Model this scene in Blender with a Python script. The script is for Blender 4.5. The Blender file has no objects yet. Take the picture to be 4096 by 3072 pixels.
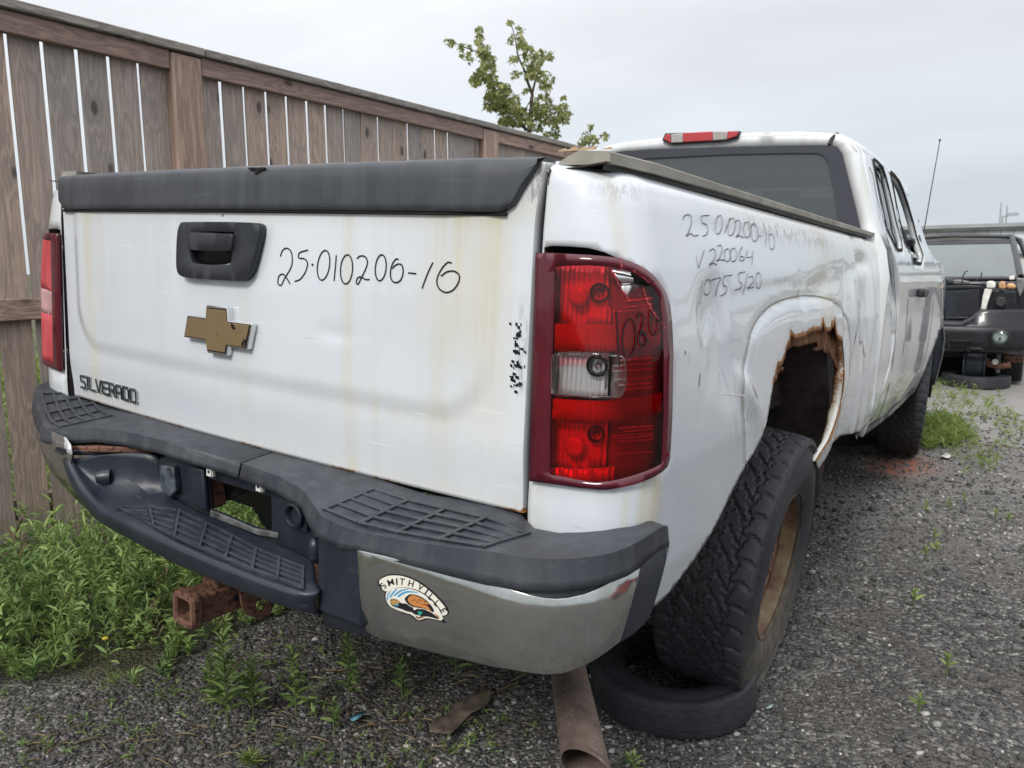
import bpy, bmesh, math, random
import numpy as np
from mathutils import Matrix, Vector
from mathutils.geometry import delaunay_2d_cdt
random.seed(7); RNG = np.random.default_rng(7)
SC = bpy.context.scene
COL = SC.collection
R = math.radians

# ------------------------------------------------------------------ camera
FPX, KP = 3070.0, 1.8517                     # focal length in source pixels; measuring unit -> source pixels
RW = np.array([[0.8260287667, 0.5635838766, -0.0070491552], [0.0775501078, -0.1260329979, -0.9889902245], [-0.5582673708, 0.8163877127, -0.1478128722]])
RT = np.array([[0.8273372729, 0.5597626299, 0.0466779922], [0.1276534536, -0.1064446615, -0.9860903254], [-0.5470078908, 0.8217878876, -0.1595212689]])
CT = np.array([1.49286015, -1.11413159, 0.44882416])       # camera in truck coordinates
CW = np.array([0.0, 0.0, 1.295])
REL = RW.T @ RT
ORG = -REL @ CT + CW
TRUCK_M = Matrix([[*REL[0], ORG[0]], [*REL[1], ORG[1]], [*REL[2], ORG[2]], [0, 0, 0, 1]])
cam_d = bpy.data.cameras.new('camera'); cam = bpy.data.objects.new('camera', cam_d); COL.objects.link(cam)
X, Y, Z = RW.T[:, 0], -RW.T[:, 1], -RW.T[:, 2]
cam.matrix_world = Matrix([[X[0], Y[0], Z[0], CW[0]], [X[1], Y[1], Z[1], CW[1]], [X[2], Y[2], Z[2], CW[2]], [0, 0, 0, 1]])
cam_d.sensor_width = 36; cam_d.lens = 36 * FPX / 4096; cam_d.clip_start = .02; cam_d.clip_end = 2000
cam_d.dof.use_dof = True; cam_d.dof.focus_distance = 1.75; cam_d.dof.aperture_fstop = 9.0
SC.camera = cam
SC.render.engine = 'CYCLES'
SC.cycles.use_denoising = True
SC.cycles.max_bounces = 7; SC.cycles.transparent_max_bounces = 10; SC.cycles.glossy_bounces = 4; SC.cycles.diffuse_bounces = 3
SC.cycles.caustics_reflective = False; SC.cycles.caustics_refractive = False; SC.cycles.sample_clamp_indirect = 6
SC.view_settings.view_transform = 'Standard'; SC.view_settings.look = 'None'; SC.view_settings.gamma = 1
SC.view_settings.exposure = 0.40
SC.view_settings.use_curve_mapping = False

# ------------------------------------------------------------------ sky and sun
SUN_EL, SUN_AZ = R(40), R(174)               # azimuth from +Y towards +X
w = bpy.data.worlds.new('World'); SC.world = w; w.use_nodes = True
nt = w.node_tree; nt.nodes.clear()
def N(nt, t, **k):
    n = nt.nodes.new(t)
    for a, b in k.items(): setattr(n, a, b)
    return n
out = N(nt, 'ShaderNodeOutputWorld'); bg = N(nt, 'ShaderNodeBackground'); bg.inputs[1].default_value = 0.1
sky = N(nt, 'ShaderNodeTexSky', sky_type='NISHITA', sun_disc=False, sun_elevation=SUN_EL, sun_rotation=SUN_AZ)
tc = N(nt, 'ShaderNodeTexCoord'); sep = N(nt, 'ShaderNodeSeparateXYZ')
nt.links.new(tc.outputs['Generated'], sep.inputs[0])
# overcast brightness grows towards the zenith
ab = N(nt, 'ShaderNodeMath', operation='MAXIMUM'); ab.inputs[1].default_value = 0.0; nt.links.new(sep.outputs['Z'], ab.inputs[0])
mp = N(nt, 'ShaderNodeMapping'); mp.inputs['Scale'].default_value = (1.0, 2.2, 6.0); mp.inputs['Rotation'].default_value = (0.25, 0.1, 0.5)
nt.links.new(tc.outputs['Generated'], mp.inputs[0])
nz = N(nt, 'ShaderNodeTexNoise'); nz.inputs['Scale'].default_value = 1.6; nz.inputs['Detail'].default_value = 5; nz.inputs['Roughness'].default_value = .5
nt.links.new(mp.outputs[0], nz.inputs['Vector'])
cr = N(nt, 'ShaderNodeValToRGB')
cr.color_ramp.elements[0].position = 0.0; cr.color_ramp.elements[0].color = (4.5, 5.1, 5.5, 1)
cr.color_ramp.elements[1].position = 1.0; cr.color_ramp.elements[1].color = (14.5, 14.6, 14.9, 1)
e = cr.color_ramp.elements.new(.28); e.color = (6.45, 6.6, 6.85, 1)
nt.links.new(ab.outputs[0], cr.inputs[0])
cl = N(nt, 'ShaderNodeMapRange'); cl.inputs['From Min'].default_value = .3; cl.inputs['From Max'].default_value = .7
cl.inputs['To Min'].default_value = .92; cl.inputs['To Max'].default_value = 1.12
nt.links.new(nz.outputs[0], cl.inputs[0])
# thin cloud lets more light through on the left of the view; a faint old contrail crosses it
def dotn(v_):
    d = N(nt, 'ShaderNodeVectorMath', operation='DOT_PRODUCT'); nt.links.new(tc.outputs['Generated'], d.inputs[0]); d.inputs[1].default_value = v_; return d.outputs['Value']
def wmath(op, a, b_):
    m = N(nt, 'ShaderNodeMath', operation=op)
    for i_, q_ in enumerate((a, b_)):
        if isinstance(q_, float): m.inputs[i_].default_value = q_
        else: nt.links.new(q_, m.inputs[i_])
    return m.outputs[0]
def pxdir(X_, Y_):
    d = RW.T @ np.array([(X_ * KP - 2048) / FPX, (Y_ * KP - 1536) / FPX, 1.0]); return d / np.linalg.norm(d)
gl_ = wmath('POWER', wmath('MAXIMUM', dotn(tuple(pxdir(250, -150))), 0.0), 7.0)
cn_ = np.cross(pxdir(620, 130), pxdir(980, 0)); cn_ /= np.linalg.norm(cn_)
tr_ = wmath('MULTIPLY', wmath('SUBTRACT', 1.0, wmath('MINIMUM', wmath('MULTIPLY', wmath('ABSOLUTE', dotn(tuple(cn_)), 0.0), 110.0), 1.0)), .035)
fac_ = wmath('ADD', cl.outputs[0], wmath('ADD', wmath('MULTIPLY', gl_, .13), tr_))
mul = N(nt, 'ShaderNodeVectorMath', operation='SCALE'); nt.links.new(cr.outputs[0], mul.inputs[0]); nt.links.new(fac_, mul.inputs['Scale'])
mx = N(nt, 'ShaderNodeMix', data_type='RGBA'); mx.inputs[0].default_value = .93
nt.links.new(sky.outputs[0], mx.inputs[6]); nt.links.new(mul.outputs[0], mx.inputs[7])
nt.links.new(mx.outputs[2], bg.inputs[0]); nt.links.new(bg.outputs[0], out.inputs[0])
sun_d = bpy.data.lights.new('sun', 'SUN'); sun_d.energy = 1.75; sun_d.angle = R(14); sun_d.color = (1, .96, .9)
sun = bpy.data.objects.new('sun', sun_d); COL.objects.link(sun)
sd = Vector((math.sin(SUN_AZ) * math.cos(SUN_EL), math.cos(SUN_AZ) * math.cos(SUN_EL), math.sin(SUN_EL)))
sun.rotation_euler = sd.to_track_quat('Z', 'Y').to_euler(); sun.location = sd * 50

# ------------------------------------------------------------------ measuring helpers
def ray(Rm, X, Y):
    return Rm.T @ np.array([(X * KP - 2048) / FPX, (Y * KP - 1536) / FPX, 1.0])
def tp(X, Y, ax, v):                          # point on the plane axis=v of the truck
    d = ray(RT, X, Y); i = 'xyz'.index(ax); return CT + d * (v - CT[i]) / d[i]
def wp(X, Y, ax, v):                          # the same in world coordinates
    d = ray(RW, X, Y); i = 'xyz'.index(ax); return CW + d * (v - CW[i]) / d[i]
def march(X, Y, F, t0=.3, t1=9.0, n=400):     # first crossing of F(p) < 0 in truck coordinates (F takes an (n,3) array)
    d = ray(RT, X, Y); lo, hi = t0, t1
    for k in (n, 40, 40, 40):
        t = np.linspace(lo, hi, k); v = F(CT + t[:, None] * d); i = np.argmax(v < 0)
        if not v[i] < 0: return None
        lo, hi = t[max(i - 1, 0)], t[i]
    return CT + d * hi

# ------------------------------------------------------------------ materials
MATS = {}
class NB:                                     # tiny node-graph builder
    def __init__(s, name):
        s.m = bpy.data.materials.new(name); s.m.use_nodes = True; s.nt = s.m.node_tree
        s.p = s.nt.nodes['Principled BSDF']; s.o = s.nt.nodes['Material Output']; s.tc = None
        MATS[name] = s.m
    def n(s, t, **k): return N(s.nt, t, **k)
    def l(s, a, b): s.nt.links.new(a, b)
    def co(s, scale=(1, 1, 1), kind='Object', rot=(0, 0, 0)):
        if not s.tc: s.tc = s.n('ShaderNodeTexCoord')
        m = s.n('ShaderNodeMapping'); m.inputs['Scale'].default_value = scale; m.inputs['Rotation'].default_value = rot
        s.l(s.tc.outputs[kind], m.inputs[0]); return m.outputs[0]
    def noise(s, vec, sc=5, det=4, ro=.55, dist=0):
        n = s.n('ShaderNodeTexNoise'); n.inputs['Scale'].default_value = sc; n.inputs['Detail'].default_value = det
        n.inputs['Roughness'].default_value = ro; n.inputs['Distortion'].default_value = dist
        s.l(vec, n.inputs['Vector']); return n.outputs[0]
    def vor(s, vec, sc=5, feature='F1', out='Distance', rnd=1.0):
        n = s.n('ShaderNodeTexVoronoi', feature=feature); n.inputs['Scale'].default_value = sc
        n.inputs['Randomness'].default_value = rnd; s.l(vec, n.inputs['Vector']); return n.outputs[out]
    def ramp(s, fac, stops, const=False):
        r = s.n('ShaderNodeValToRGB'); els = r.color_ramp.elements
        if const: r.color_ramp.interpolation = 'CONSTANT'
        while len(els) < len(stops): els.new(.5)
        for e, (p, c) in zip(els, stops):
            e.position = p; e.color = (c, c, c, 1) if isinstance(c, (int, float)) else (*c[:3], 1)
        s.l(fac, r.inputs[0]); return r.outputs[0]
    def mix(s, f, a, b, mode='MIX'):
        m = s.n('ShaderNodeMix', data_type='RGBA', blend_type=mode)
        for i, v in ((0, f), (6, a), (7, b)):
            if isinstance(v, (int, float)): m.inputs[i].default_value = v if i == 0 else (v, v, v, 1)
            elif isinstance(v, tuple): m.inputs[i].default_value = (*v[:3], 1)
            else: s.l(v, m.inputs[i])
        return m.outputs[2]
    def math(s, op, a, b=0.0, clamp=False):
        m = s.n('ShaderNodeMath', operation=op, use_clamp=clamp)
        for i, v in ((0, a), (1, b)):
            if isinstance(v, (int, float)): m.inputs[i].default_value = v
            else: s.l(v, m.inputs[i])
        return m.outputs[0]
    def attr(s, name):
        a = s.n('ShaderNodeAttribute'); a.attribute_name = name; return a.outputs['Fac']
    def attrc(s, name):
        a = s.n('ShaderNodeAttribute'); a.attribute_name = name; return a.outputs['Color']
    def rnd(s): return s.n('ShaderNodeObjectInfo').outputs['Random']
    def set(s, **k):
        for a, v in k.items():
            i = s.p.inputs[a.replace('_', ' ')]
            if isinstance(v, (int, float)): i.default_value = v
            elif isinstance(v, tuple): i.default_value = (*v[:3], 1)
            else: s.l(v, i)
        return s
    def bump(s, h, st=.3, d=.01):
        b = s.n('ShaderNodeBump'); b.inputs['Strength'].default_value = st; b.inputs['Distance'].default_value = d
        s.l(h, b.inputs['Height']); s.l(b.outputs[0], s.p.inputs['Normal']); return s

def flat_mat(name, col, rough=.5, metal=0.0, var=.25, sc=14, spec=.5, coat=0.0):
    b = NB(name); v = b.co()
    n = b.noise(v, sc, 5)
    c = b.mix(b.ramp(n, [(.3, 0), (.7, 1)]), tuple(x * (1 - var) for x in col), tuple(min(1, x * (1 + var)) for x in col))
    b.set(Base_Color=c, Metallic=metal, Coat_Weight=coat); b.p.inputs['Specular IOR Level'].default_value = spec
    b.set(Roughness=b.ramp(n, [(.2, max(.02, rough - .1)), (.8, min(1, rough + .1))]))
    return b

# white paint; meshes may carry 'stain' (dirt film), 'rust' and 'scuff' point attributes
b = NB('white_paint'); v = b.co(); vs = b.co((26, 26, 1.3))
streak = b.ramp(b.noise(vs, 1.6, 6, .62), [(.35, 0), (.72, 1)])
film = b.math('MULTIPLY', b.attr('stain'), b.math('ADD', b.math('MULTIPLY', streak, .75), .35), True)
c = b.mix(b.ramp(b.noise(v, 2.2, 4), [(.35, 0), (.7, 1)]), (.60, .645, .705), (.675, .71, .75))
c = b.mix(b.math('MULTIPLY', streak, .08), c, (.60, .60, .52))
c = b.mix(film, c, (.56, .51, .36))
spk = b.ramp(b.vor(v, 60), [(0, 1), (.035, 0)])
spk = b.math('MULTIPLY', spk, b.ramp(b.noise(v, 9), [(.56, 0), (.6, 1)]))
c = b.mix(b.math('MULTIPLY', spk, .6), c, (.12, .1, .08))
sc_ = b.math('MULTIPLY', b.attr('scuff'), b.ramp(b.noise(b.co((60, 60, 14)), 1.5, 7, .75), [(.47, 0), (.56, 1)]), True)
c = b.mix(sc_, c, (.1, .095, .085))
for rot_, th_, cc_, am_ in (((.3, .5, .2), .70, (.30, .29, .27), .25), ((1.1, .2, .9), .69, (.92, .93, .95), .3)):
    s1 = b.ramp(b.noise(b.co((2.5, 60, 60), rot=rot_), 1.6, 2, .5), [(th_, 0), (th_ + .03, 1)]); c = b.mix(b.math('MULTIPLY', b.math('MULTIPLY', s1, am_), b.ramp(b.noise(v, 4, 2), [(.45, 0), (.6, 1)])), c, cc_)
drt = b.ramp(b.noise(v, 24, 8, .75), [(.58, 0), (.8, .28)]); c = b.mix(drt, c, (.42, .40, .34))
rn = b.noise(v, 60, 6, .7)
rm = b.ramp(b.math('ADD', b.attr('rust'), b.math('MULTIPLY', b.math('SUBTRACT', rn, .5), 1.0)), [(.42, 0), (.56, 1)])
rc = b.mix(b.noise(v, 35, 5), (.16, .055, .02), (.42, .2, .06))
c = b.mix(rm, c, rc)
b.set(Base_Color=c, Roughness=b.math('ADD', b.math('MULTIPLY', film, .2), b.math('ADD', b.math('MULTIPLY', rm, .5), .22), True), Coat_Weight=b.math('SUBTRACT', 1.0, b.math('ADD', film, rm, True)), Coat_Roughness=.035)
b.bump(b.math('ADD', b.noise(v, 6, 2), b.math('MULTIPLY', rn, .0)), .05, .01)

b = NB('white_paint_plain'); v = b.co()
b.set(Base_Color=b.mix(b.ramp(b.noise(b.co((14, 14, 1)), 2, 6), [(.3, 0), (.8, 1)]), (.74, .775, .82), (.62, .63, .6)), Roughness=.25, Coat_Weight=.4, Coat_Roughness=.06)

# faded charcoal plastic
def plastic(name, base, fade, rough=.5, st=.15):
    b = NB(name); v = b.co()
    n1 = b.ramp(b.noise(b.co((6, 6, 6)), 1, 6, .65), [(.35, 0), (.75, 1)])
    st_ = b.ramp(b.noise(b.co((22, 22, 2.2)), 1.2, 5, .6), [(.45, 0), (.8, 1)])
    c = b.mix(n1, base, tuple((x + y) / 2 for x, y in zip(base, fade)))
    c = b.mix(b.math('MULTIPLY', st_, .6), c, fade)
    dn = b.ramp(b.vor(v, 95), [(0, 1), (.06, 0)]); dn = b.math('MULTIPLY', dn, b.ramp(b.noise(v, 7), [(.52, 0), (.6, 1)]))
    c = b.mix(b.math('MULTIPLY', dn, .7), c, (.4, .38, .34))
    sc2 = b.ramp(b.noise(b.co((3, 26, 40), rot=(.4, .2, .6)), 2.2, 3), [(.66, 0), (.7, 1)])
    c = b.mix(b.math('MULTIPLY', sc2, .10), c, (.32, .32, .32))
    b.set(Base_Color=c, Roughness=b.ramp(n1, [(0, rough - .08), (1, rough + .12)]))
    b.bump(b.noise(v, 420, 2), st, .002)
plastic('charcoal_plastic', (.018, .022, .031), (.085, .092, .105), .5, .35)
plastic('dark_plastic', (.010, .014, .024), (.026, .033, .046), .42)
plastic('cap_plastic', (.034, .038, .046), (.088, .095, .108), .5)
flat_mat('handle_plastic', (.022, .025, .032), .42, var=.12)
flat_mat('black_trim', (.012, .012, .014), .45)
flat_mat('black_void', (.006, .006, .007), .9)
flat_mat('ink', (.008, .008, .01), .35, spec=.3)
flat_mat('black_body', (.009, .010, .015), .3, coat=.25)
flat_mat('dark_metal', (.05, .047, .045), .6, .3)
flat_mat('grey_metal', (.22, .22, .22), .4, .8); flat_mat('fin_metal', (.07, .07, .075), .5, .5)
flat_mat('white_plastic', (.7, .7, .66), .5)
flat_mat('amber_fluid', (.55, .32, .16), .4)
flat_mat('dusty_fascia', (.013, .014, .019), .45)
flat_mat('undercoat', (.040, .027, .025), .85, var=.6, sc=30)

b = NB('chrome'); v = b.co()
n1 = b.noise(v, 7, 6, .65); sp = b.ramp(b.vor(v, 120), [(0, 1), (.17, 0)]); sp = b.math('MULTIPLY', sp, b.ramp(b.noise(v, 11), [(.5, 0), (.62, 1)]))
film = b.ramp(b.noise(b.co((9, 9, 2.2)), 1.5, 7, .66), [(.38, .04), (.68, .42)])
c = b.mix(film, (.56, .57, .56), (.15, .14, .11)); c = b.mix(b.ramp(b.noise(v, 55, 6, .75), [(.52, 0), (.8, .22)]), c, (.08, .07, .055)); c = b.mix(b.math('MULTIPLY', sp, .5), c, (.42, .38, .3))
b.set(Base_Color=c, Metallic=b.math('SUBTRACT', 1.0, b.math('MULTIPLY', film, .3)), Roughness=b.ramp(n1, [(.3, .07), (.75, .17)]))
b.bump(b.noise(v, 3.5, 3), .12, .03)
flat_mat('bright_chrome', (.75, .75, .75), .12, 1.0, var=.1)
flat_mat('badge_silver', (.5, .52, .54), .25, .9, var=.25); flat_mat('badge_dark', (.07, .075, .08), .35, .5)
b = NB('badge_gold'); v = b.co()
pk = b.ramp(b.noise(v, 26, 3), [(.64, 0), (.67, 1)])
b.set(Base_Color=b.mix(pk, b.mix(b.noise(v, 9, 4), (.20, .14, .07), (.28, .20, .11)), (.012, .01, .01)), Metallic=.35, Roughness=.3)

b = NB('rusty_steel'); v = b.co()
n1 = b.noise(v, 22, 8, .7); n2 = b.noise(v, 90, 6, .7)
c = b.mix(b.ramp(n1, [(.3, 0), (.7, 1)]), (.105, .045, .028), (.20, .10, .065))
c = b.mix(b.ramp(n2, [(.50, 0), (.60, 1)]), c, (.028, .015, .012)); c = b.mix(b.ramp(b.noise(v, 9, 5), [(.6, 0), (.8, .6)]), c, (.30, .22, .18))
b.set(Base_Color=c, Roughness=.85); b.bump(b.mix(.5, n1, n2), .6, .006)
b = NB('rusty_pipe'); v = b.co()
n1 = b.noise(v, 16, 8, .7); n2 = b.noise(v, 110, 5, .7)
c = b.mix(b.ramp(n1, [(.3, 0), (.7, 1)]), (.085, .062, .05), (.20, .15, .125)); c = b.mix(b.ramp(n2, [(.58, 0), (.66, 1)]), c, (.3, .24, .2))
b.set(Base_Color=c, Roughness=.8, Metallic=.1); b.bump(n2, .4, .003)
b = NB('rusty_edge'); v = b.co()
n1 = b.noise(b.co((1, 1, .5)), 40, 7, .7)
b.set(Base_Color=b.ramp(n1, [(.3, (.035, .014, .007)), (.5, (.17, .07, .032)), (.66, (.33, .16, .07)), (.8, (.5, .44, .36))]), Roughness=.9); b.bump(n1, .9, .01)
b = NB('rusty_rim'); v = b.co()
n1 = b.noise(v, 13, 7, .65)
b.set(Base_Color=b.ramp(n1, [(.3, (.035, .018, .012)), (.45, (.12, .058, .034)), (.56, (.17, .12, .065)), (.75, (.22, .20, .14))]), Roughness=.7); b.bump(n1, .4, .006)

b = NB('tyre_rubber'); v = b.co()
n1 = b.noise(v, 9, 7, .65)
c = b.mix(b.ramp(n1, [(.4, 0), (.75, 1)]), (.014, .016, .021), (.038, .041, .048))
c = b.mix(b.math('MULTIPLY', b.attr('mud'), b.ramp(b.noise(v, 25, 6), [(.3, .3), (.6, 1)]), True), c, (.13, .115, .09))
b.set(Base_Color=c, Roughness=.68); b.bump(b.noise(v, 150, 4), .25, .003)

# lamp materials: tinted clear plastic built from transparent + gloss
def lens(name, tint, gl=.05, f=1.45, diffuse_mix=0.0):
    b = NB(name); nt = b.nt; nt.nodes.remove(b.p)
    t = b.n('ShaderNodeBsdfTransparent'); t.inputs[0].default_value = (*tint, 1)
    g = b.n('ShaderNodeBsdfGlossy'); g.inputs['Roughness'].default_value = gl; g.inputs[0].default_value = (.9, .9, .9, 1)
    fr = b.n('ShaderNodeFresnel'); fr.inputs[0].default_value = f
    m = b.n('ShaderNodeMixShader'); b.l(fr.outputs[0], m.inputs[0]); b.l(t.outputs[0], m.inputs[1]); b.l(g.outputs[0], m.inputs[2])
    d = b.n('ShaderNodeBsdfDiffuse'); d.inputs[0].default_value = (.34, .38, .40, 1); m2 = b.n('ShaderNodeMixShader'); m2.inputs[0].default_value = diffuse_mix  # even grey diffuse share mixed in to brighten the window glass
    b.l(m.outputs[0], m2.inputs[1]); b.l(d.outputs[0], m2.inputs[2]); b.l(m2.outputs[0], b.o.inputs[0])
lens('red_lens', (.96, .04, .055)); lens('clear_lens', (.86, .86, .86)); lens('window_glass', (.46, .52, .53), .02, 1.5, .22); lens('pale_glass', (.7, .77, .77), .02, 1.5)
flat_mat('maroon_lens', (.085, .004, .013), .14, coat=.5, var=.15)
b = NB('retro_red'); v = b.co()
h = b.vor(b.co((1, 1, 1), rot=(0, .78, 0)), 330, rnd=.15)
b.set(Base_Color=b.mix(b.ramp(h, [(.2, 0), (.6, 1)]), (.85, .16, .18), (.45, .05, .06)), Roughness=.5, Specular_IOR_Level=.3); b.bump(h, .8, .004)
b = NB('reflector_bowl'); v = b.co()
wv = b.n('ShaderNodeTexWave', bands_direction='X'); wv.inputs['Scale'].default_value = 34; wv.inputs['Distortion'].default_value = .6; b.l(v, wv.inputs[0])
b.set(Base_Color=(.85, .85, .86), Metallic=.35, Roughness=.3); b.bump(wv.outputs[0], .6, .004)
# ------------------------------------------------------------------ mesh helpers
def mesh_from(name, V, F, mat, smooth=None, attrs=None):
    me = bpy.data.meshes.new(name)
    me.from_pydata([tuple(map(float, v)) for v in V], [], [tuple(map(int, f)) for f in F])
    if isinstance(mat, (list, tuple)):
        for m in mat: me.materials.append(MATS[m])
    else: me.materials.append(MATS[mat])
    if smooth is not None:
        me.shade_smooth(); me.set_sharp_from_angle(angle=R(smooth))
    if attrs:
        for k, a in attrs.items():
            at = me.attributes.new(k, 'FLOAT', 'POINT'); at.data.foreach_set('value', np.asarray(a, dtype=np.float32))
    return me
def obj(name, V, F, mat, parent=None, smooth=None, attrs=None, bevel=0, solid=0, off=-1, seg=2):
    me = mesh_from(name, V, F, mat, smooth, attrs)
    o = bpy.data.objects.new(name, me); COL.objects.link(o)
    if parent: o.parent = parent
    if solid:
        m = o.modifiers.new('solid', 'SOLIDIFY'); m.thickness = solid; m.offset = off
    if bevel:
        m = o.modifiers.new('bevel', 'BEVEL'); m.width = bevel; m.segments = seg; m.limit_method = 'ANGLE'; m.angle_limit = R(35)
        if smooth is None: me.shade_smooth(); me.set_sharp_from_angle(angle=R(80))
    return o
def empty(name, label, cat, loc=(0, 0, 0), group=None, parent=None):
    o = bpy.data.objects.new(name, None); COL.objects.link(o); o.location = loc
    o['label'] = label; o['category'] = cat
    if group: o['group'] = group
    return o
def tag(o, label=None, cat=None, group=None, kind=None):
    for k, v in (('label', label), ('category', cat), ('group', group), ('kind', kind)):
        if v: o[k] = v
    return o
class MB:
    def __init__(s): s.V = []; s.F = []
    def add(s, V, F):
        b = len(s.V); s.V += [tuple(v) for v in V]; s.F += [tuple(b + i for i in f) for f in F]; return s
    def box(s, x0, x1, y0, y1, z0, z1, M=None):
        P = [(x, y, z) for z in (z0, z1) for y in (y0, y1) for x in (x0, x1)]
        if M is not None: P = [tuple(M @ Vector(p)) for p in P]
        return s.add(P, [(0, 2, 3, 1), (4, 5, 7, 6), (0, 1, 5, 4), (2, 6, 7, 3), (0, 4, 6, 2), (1, 3, 7, 5)])
    def prism(s, poly, off):                  # poly: 3D loop, extruded by off
        n = len(poly); P = [np.array(p, float) for p in poly]; Q = [p + np.array(off, float) for p in P]
        return s.add(P + Q, [tuple(range(n))[::-1], tuple(range(n, 2 * n))] + [(i, (i + 1) % n, n + (i + 1) % n, n + i) for i in range(n)])
    def tube(s, pts, rad, n=10, cap=True):
        pts = [Vector(p) for p in pts]; rr = rad if isinstance(rad, (list, tuple)) else [rad] * len(pts)
        rings = []; up = None
        for i, p in enumerate(pts):
            t = (pts[min(i + 1, len(pts) - 1)] - pts[max(i - 1, 0)]).normalized()
            if up is None: up = t.orthogonal().normalized()
            up = (up - t * up.dot(t)).normalized(); sd = t.cross(up)
            rings.append([tuple(p + (up * math.cos(a) + sd * math.sin(a)) * rr[i]) for a in [2 * math.pi * k / n for k in range(n)]])
        F = []
        for i in range(len(pts) - 1):
            for k in range(n): F.append((i * n + k, i * n + (k + 1) % n, (i + 1) * n + (k + 1) % n, (i + 1) * n + k))
        if cap: F += [tuple(range(n))[::-1], tuple((len(pts) - 1) * n + k for k in range(n))]
        return s.add([v for r in rings for v in r], F)
    def lathe(s, prof, M, n=32):              # prof: (radius, axial); axis = local Z of M
        m = len(prof); V = []
        for k in range(n):
            a = 2 * math.pi * k / n
            for r, h in prof: V.append(tuple(M @ Vector((r * math.cos(a), r * math.sin(a), h))))
        F = [(k * m + i, k * m + i + 1, ((k + 1) % n) * m + i + 1, ((k + 1) % n) * m + i) for k in range(n) for i in range(m - 1)]
        return s.add(V, F)
    def sheet(s, rows):                       # rows of equal length point lists
        m = len(rows[0]); V = [p for r in rows for p in r]
        return s.add(V, [(i * m + j, i * m + j + 1, (i + 1) * m + j + 1, (i + 1) * m + j) for i in range(len(rows) - 1) for j in range(m - 1)])
    def build(s, name, mat, parent=None, **k): return obj(name, s.V, s.F, mat, parent, **k)

def smoothstep(a, b, x):
    t = np.clip((x - a) / (b - a), 0, 1); return t * t * (3 - 2 * t)
def inside(poly, P):
    poly = np.asarray(poly); x, y = P[:, 0], P[:, 1]; c = np.zeros(len(P), bool); j = len(poly) - 1
    for i in range(len(poly)):
        xi, yi = poly[i]; xj, yj = poly[j]
        with np.errstate(divide='ignore', invalid='ignore'):
            t = ((yi > y) != (yj > y)) & (x < (xj - xi) * (y - yi) / (yj - yi + 1e-15) + xi)
        c ^= t; j = i
    return c
def resample(poly, step):
    out = []; n = len(poly)
    for i in range(n):
        a = np.array(poly[i], float); b_ = np.array(poly[(i + 1) % n], float); k = max(1, int(np.hypot(*(b_ - a)) / step))
        out += [tuple(a + (b_ - a) * j / k) for j in range(k)]
    return out
def dist_to(poly, P, closed=True):
    poly = np.asarray(poly, float); d = np.full(len(P), 1e9); n = len(poly)
    for i in range(n if closed else n - 1):
        a = poly[i]; b_ = poly[(i + 1) % n]; ab = b_ - a; t = np.clip(((P - a) @ ab) / (ab @ ab + 1e-15), 0, 1)
        d = np.minimum(d, np.linalg.norm(P - (a + t[:, None] * ab), axis=1))
    return d
def smooth_poly(poly, it=2):
    for _ in range(it):
        q = []
        for i in range(len(poly)):
            a = np.array(poly[i], float); b_ = np.array(poly[(i + 1) % len(poly)], float)
            q += [tuple(a * .75 + b_ * .25), tuple(a * .25 + b_ * .75)]
        poly = q
    return poly
def triangulate(outer, holes, step, fine=None):
    """triangulated 2D region with interior points; returns P (n,2), F"""
    bs = fine or step
    loops = [resample(outer, bs)] + [resample(h, bs) for h in holes]
    P = []; E = []
    for L in loops:
        b0 = len(P); P += L; E += [(b0 + i, b0 + (i + 1) % len(L)) for i in range(len(L))]
    o = np.array(loops[0]); lo, hi = o.min(0), o.max(0)
    gx, gy = np.meshgrid(np.arange(lo[0], hi[0], step), np.arange(lo[1], hi[1], step)); G = np.c_[gx.ravel(), gy.ravel()]
    k = inside(loops[0], G)
    for h in loops[1:]: k &= ~inside(h, G)
    G = G[k]
    for L in loops:
        if len(G): G = G[dist_to(L, G) > .45 * step]
    P += [tuple(g) for g in G]
    v, e, f, *_ = delaunay_2d_cdt([Vector(p) for p in P], E, [], 0, 1e-7)
    V = np.array([tuple(x) for x in v]); F = [tuple(t) for t in f]
    cen = np.array([V[list(t)].mean(0) for t in F]); k = inside(loops[0], cen)
    for h in loops[1:]: k &= ~inside(h, cen)
    return V, [t for t, ok in zip(F, k) if ok]
def ribbon(pts, nrm, width, lift=.0006):      # flat band along a 3D polyline
    P = [np.array(p, float) for p in pts]; rows = []
    for i, p in enumerate(P):
        t = P[min(i + 1, len(P) - 1)] - P[max(i - 1, 0)]; n_ = np.array(nrm if np.ndim(nrm) == 1 else nrm[i], float)
        s_ = np.cross(t, n_); s_ /= np.linalg.norm(s_) + 1e-12
        w_ = width[i] if isinstance(width, (list, tuple, np.ndarray)) else width
        rows.append([p + n_ * lift - s_ * w_ / 2, p + n_ * lift + s_ * w_ / 2])
    return rows
def spline(pts, k=6):                         # Catmull-Rom
    P = [np.array(p, float) for p in pts]
    if len(P) < 3: return P
    Q = [2 * P[0] - P[1]] + P + [2 * P[-1] - P[-2]]; out = []
    for i in range(1, len(Q) - 2):
        for j in range(k):
            t = j / k; a, b_, c, d = Q[i - 1], Q[i], Q[i + 1], Q[i + 2]
            out.append(.5 * (2 * b_ + (c - a) * t + (2 * a - 5 * b_ + 4 * c - d) * t * t + (3 * b_ - a - 3 * c + d) * t ** 3))
    return out + [P[-1]]
def ell(cx, cy, rx, ry, tilt=0, n=22, a0=-1.9):
    return [(cx + rx * math.cos(a0 + 2 * math.pi * k / n) + tilt * -ry * math.sin(a0 + 2 * math.pi * k / n), cy + ry * math.sin(a0 + 2 * math.pi * k / n)) for k in range(n + 2)]
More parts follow.
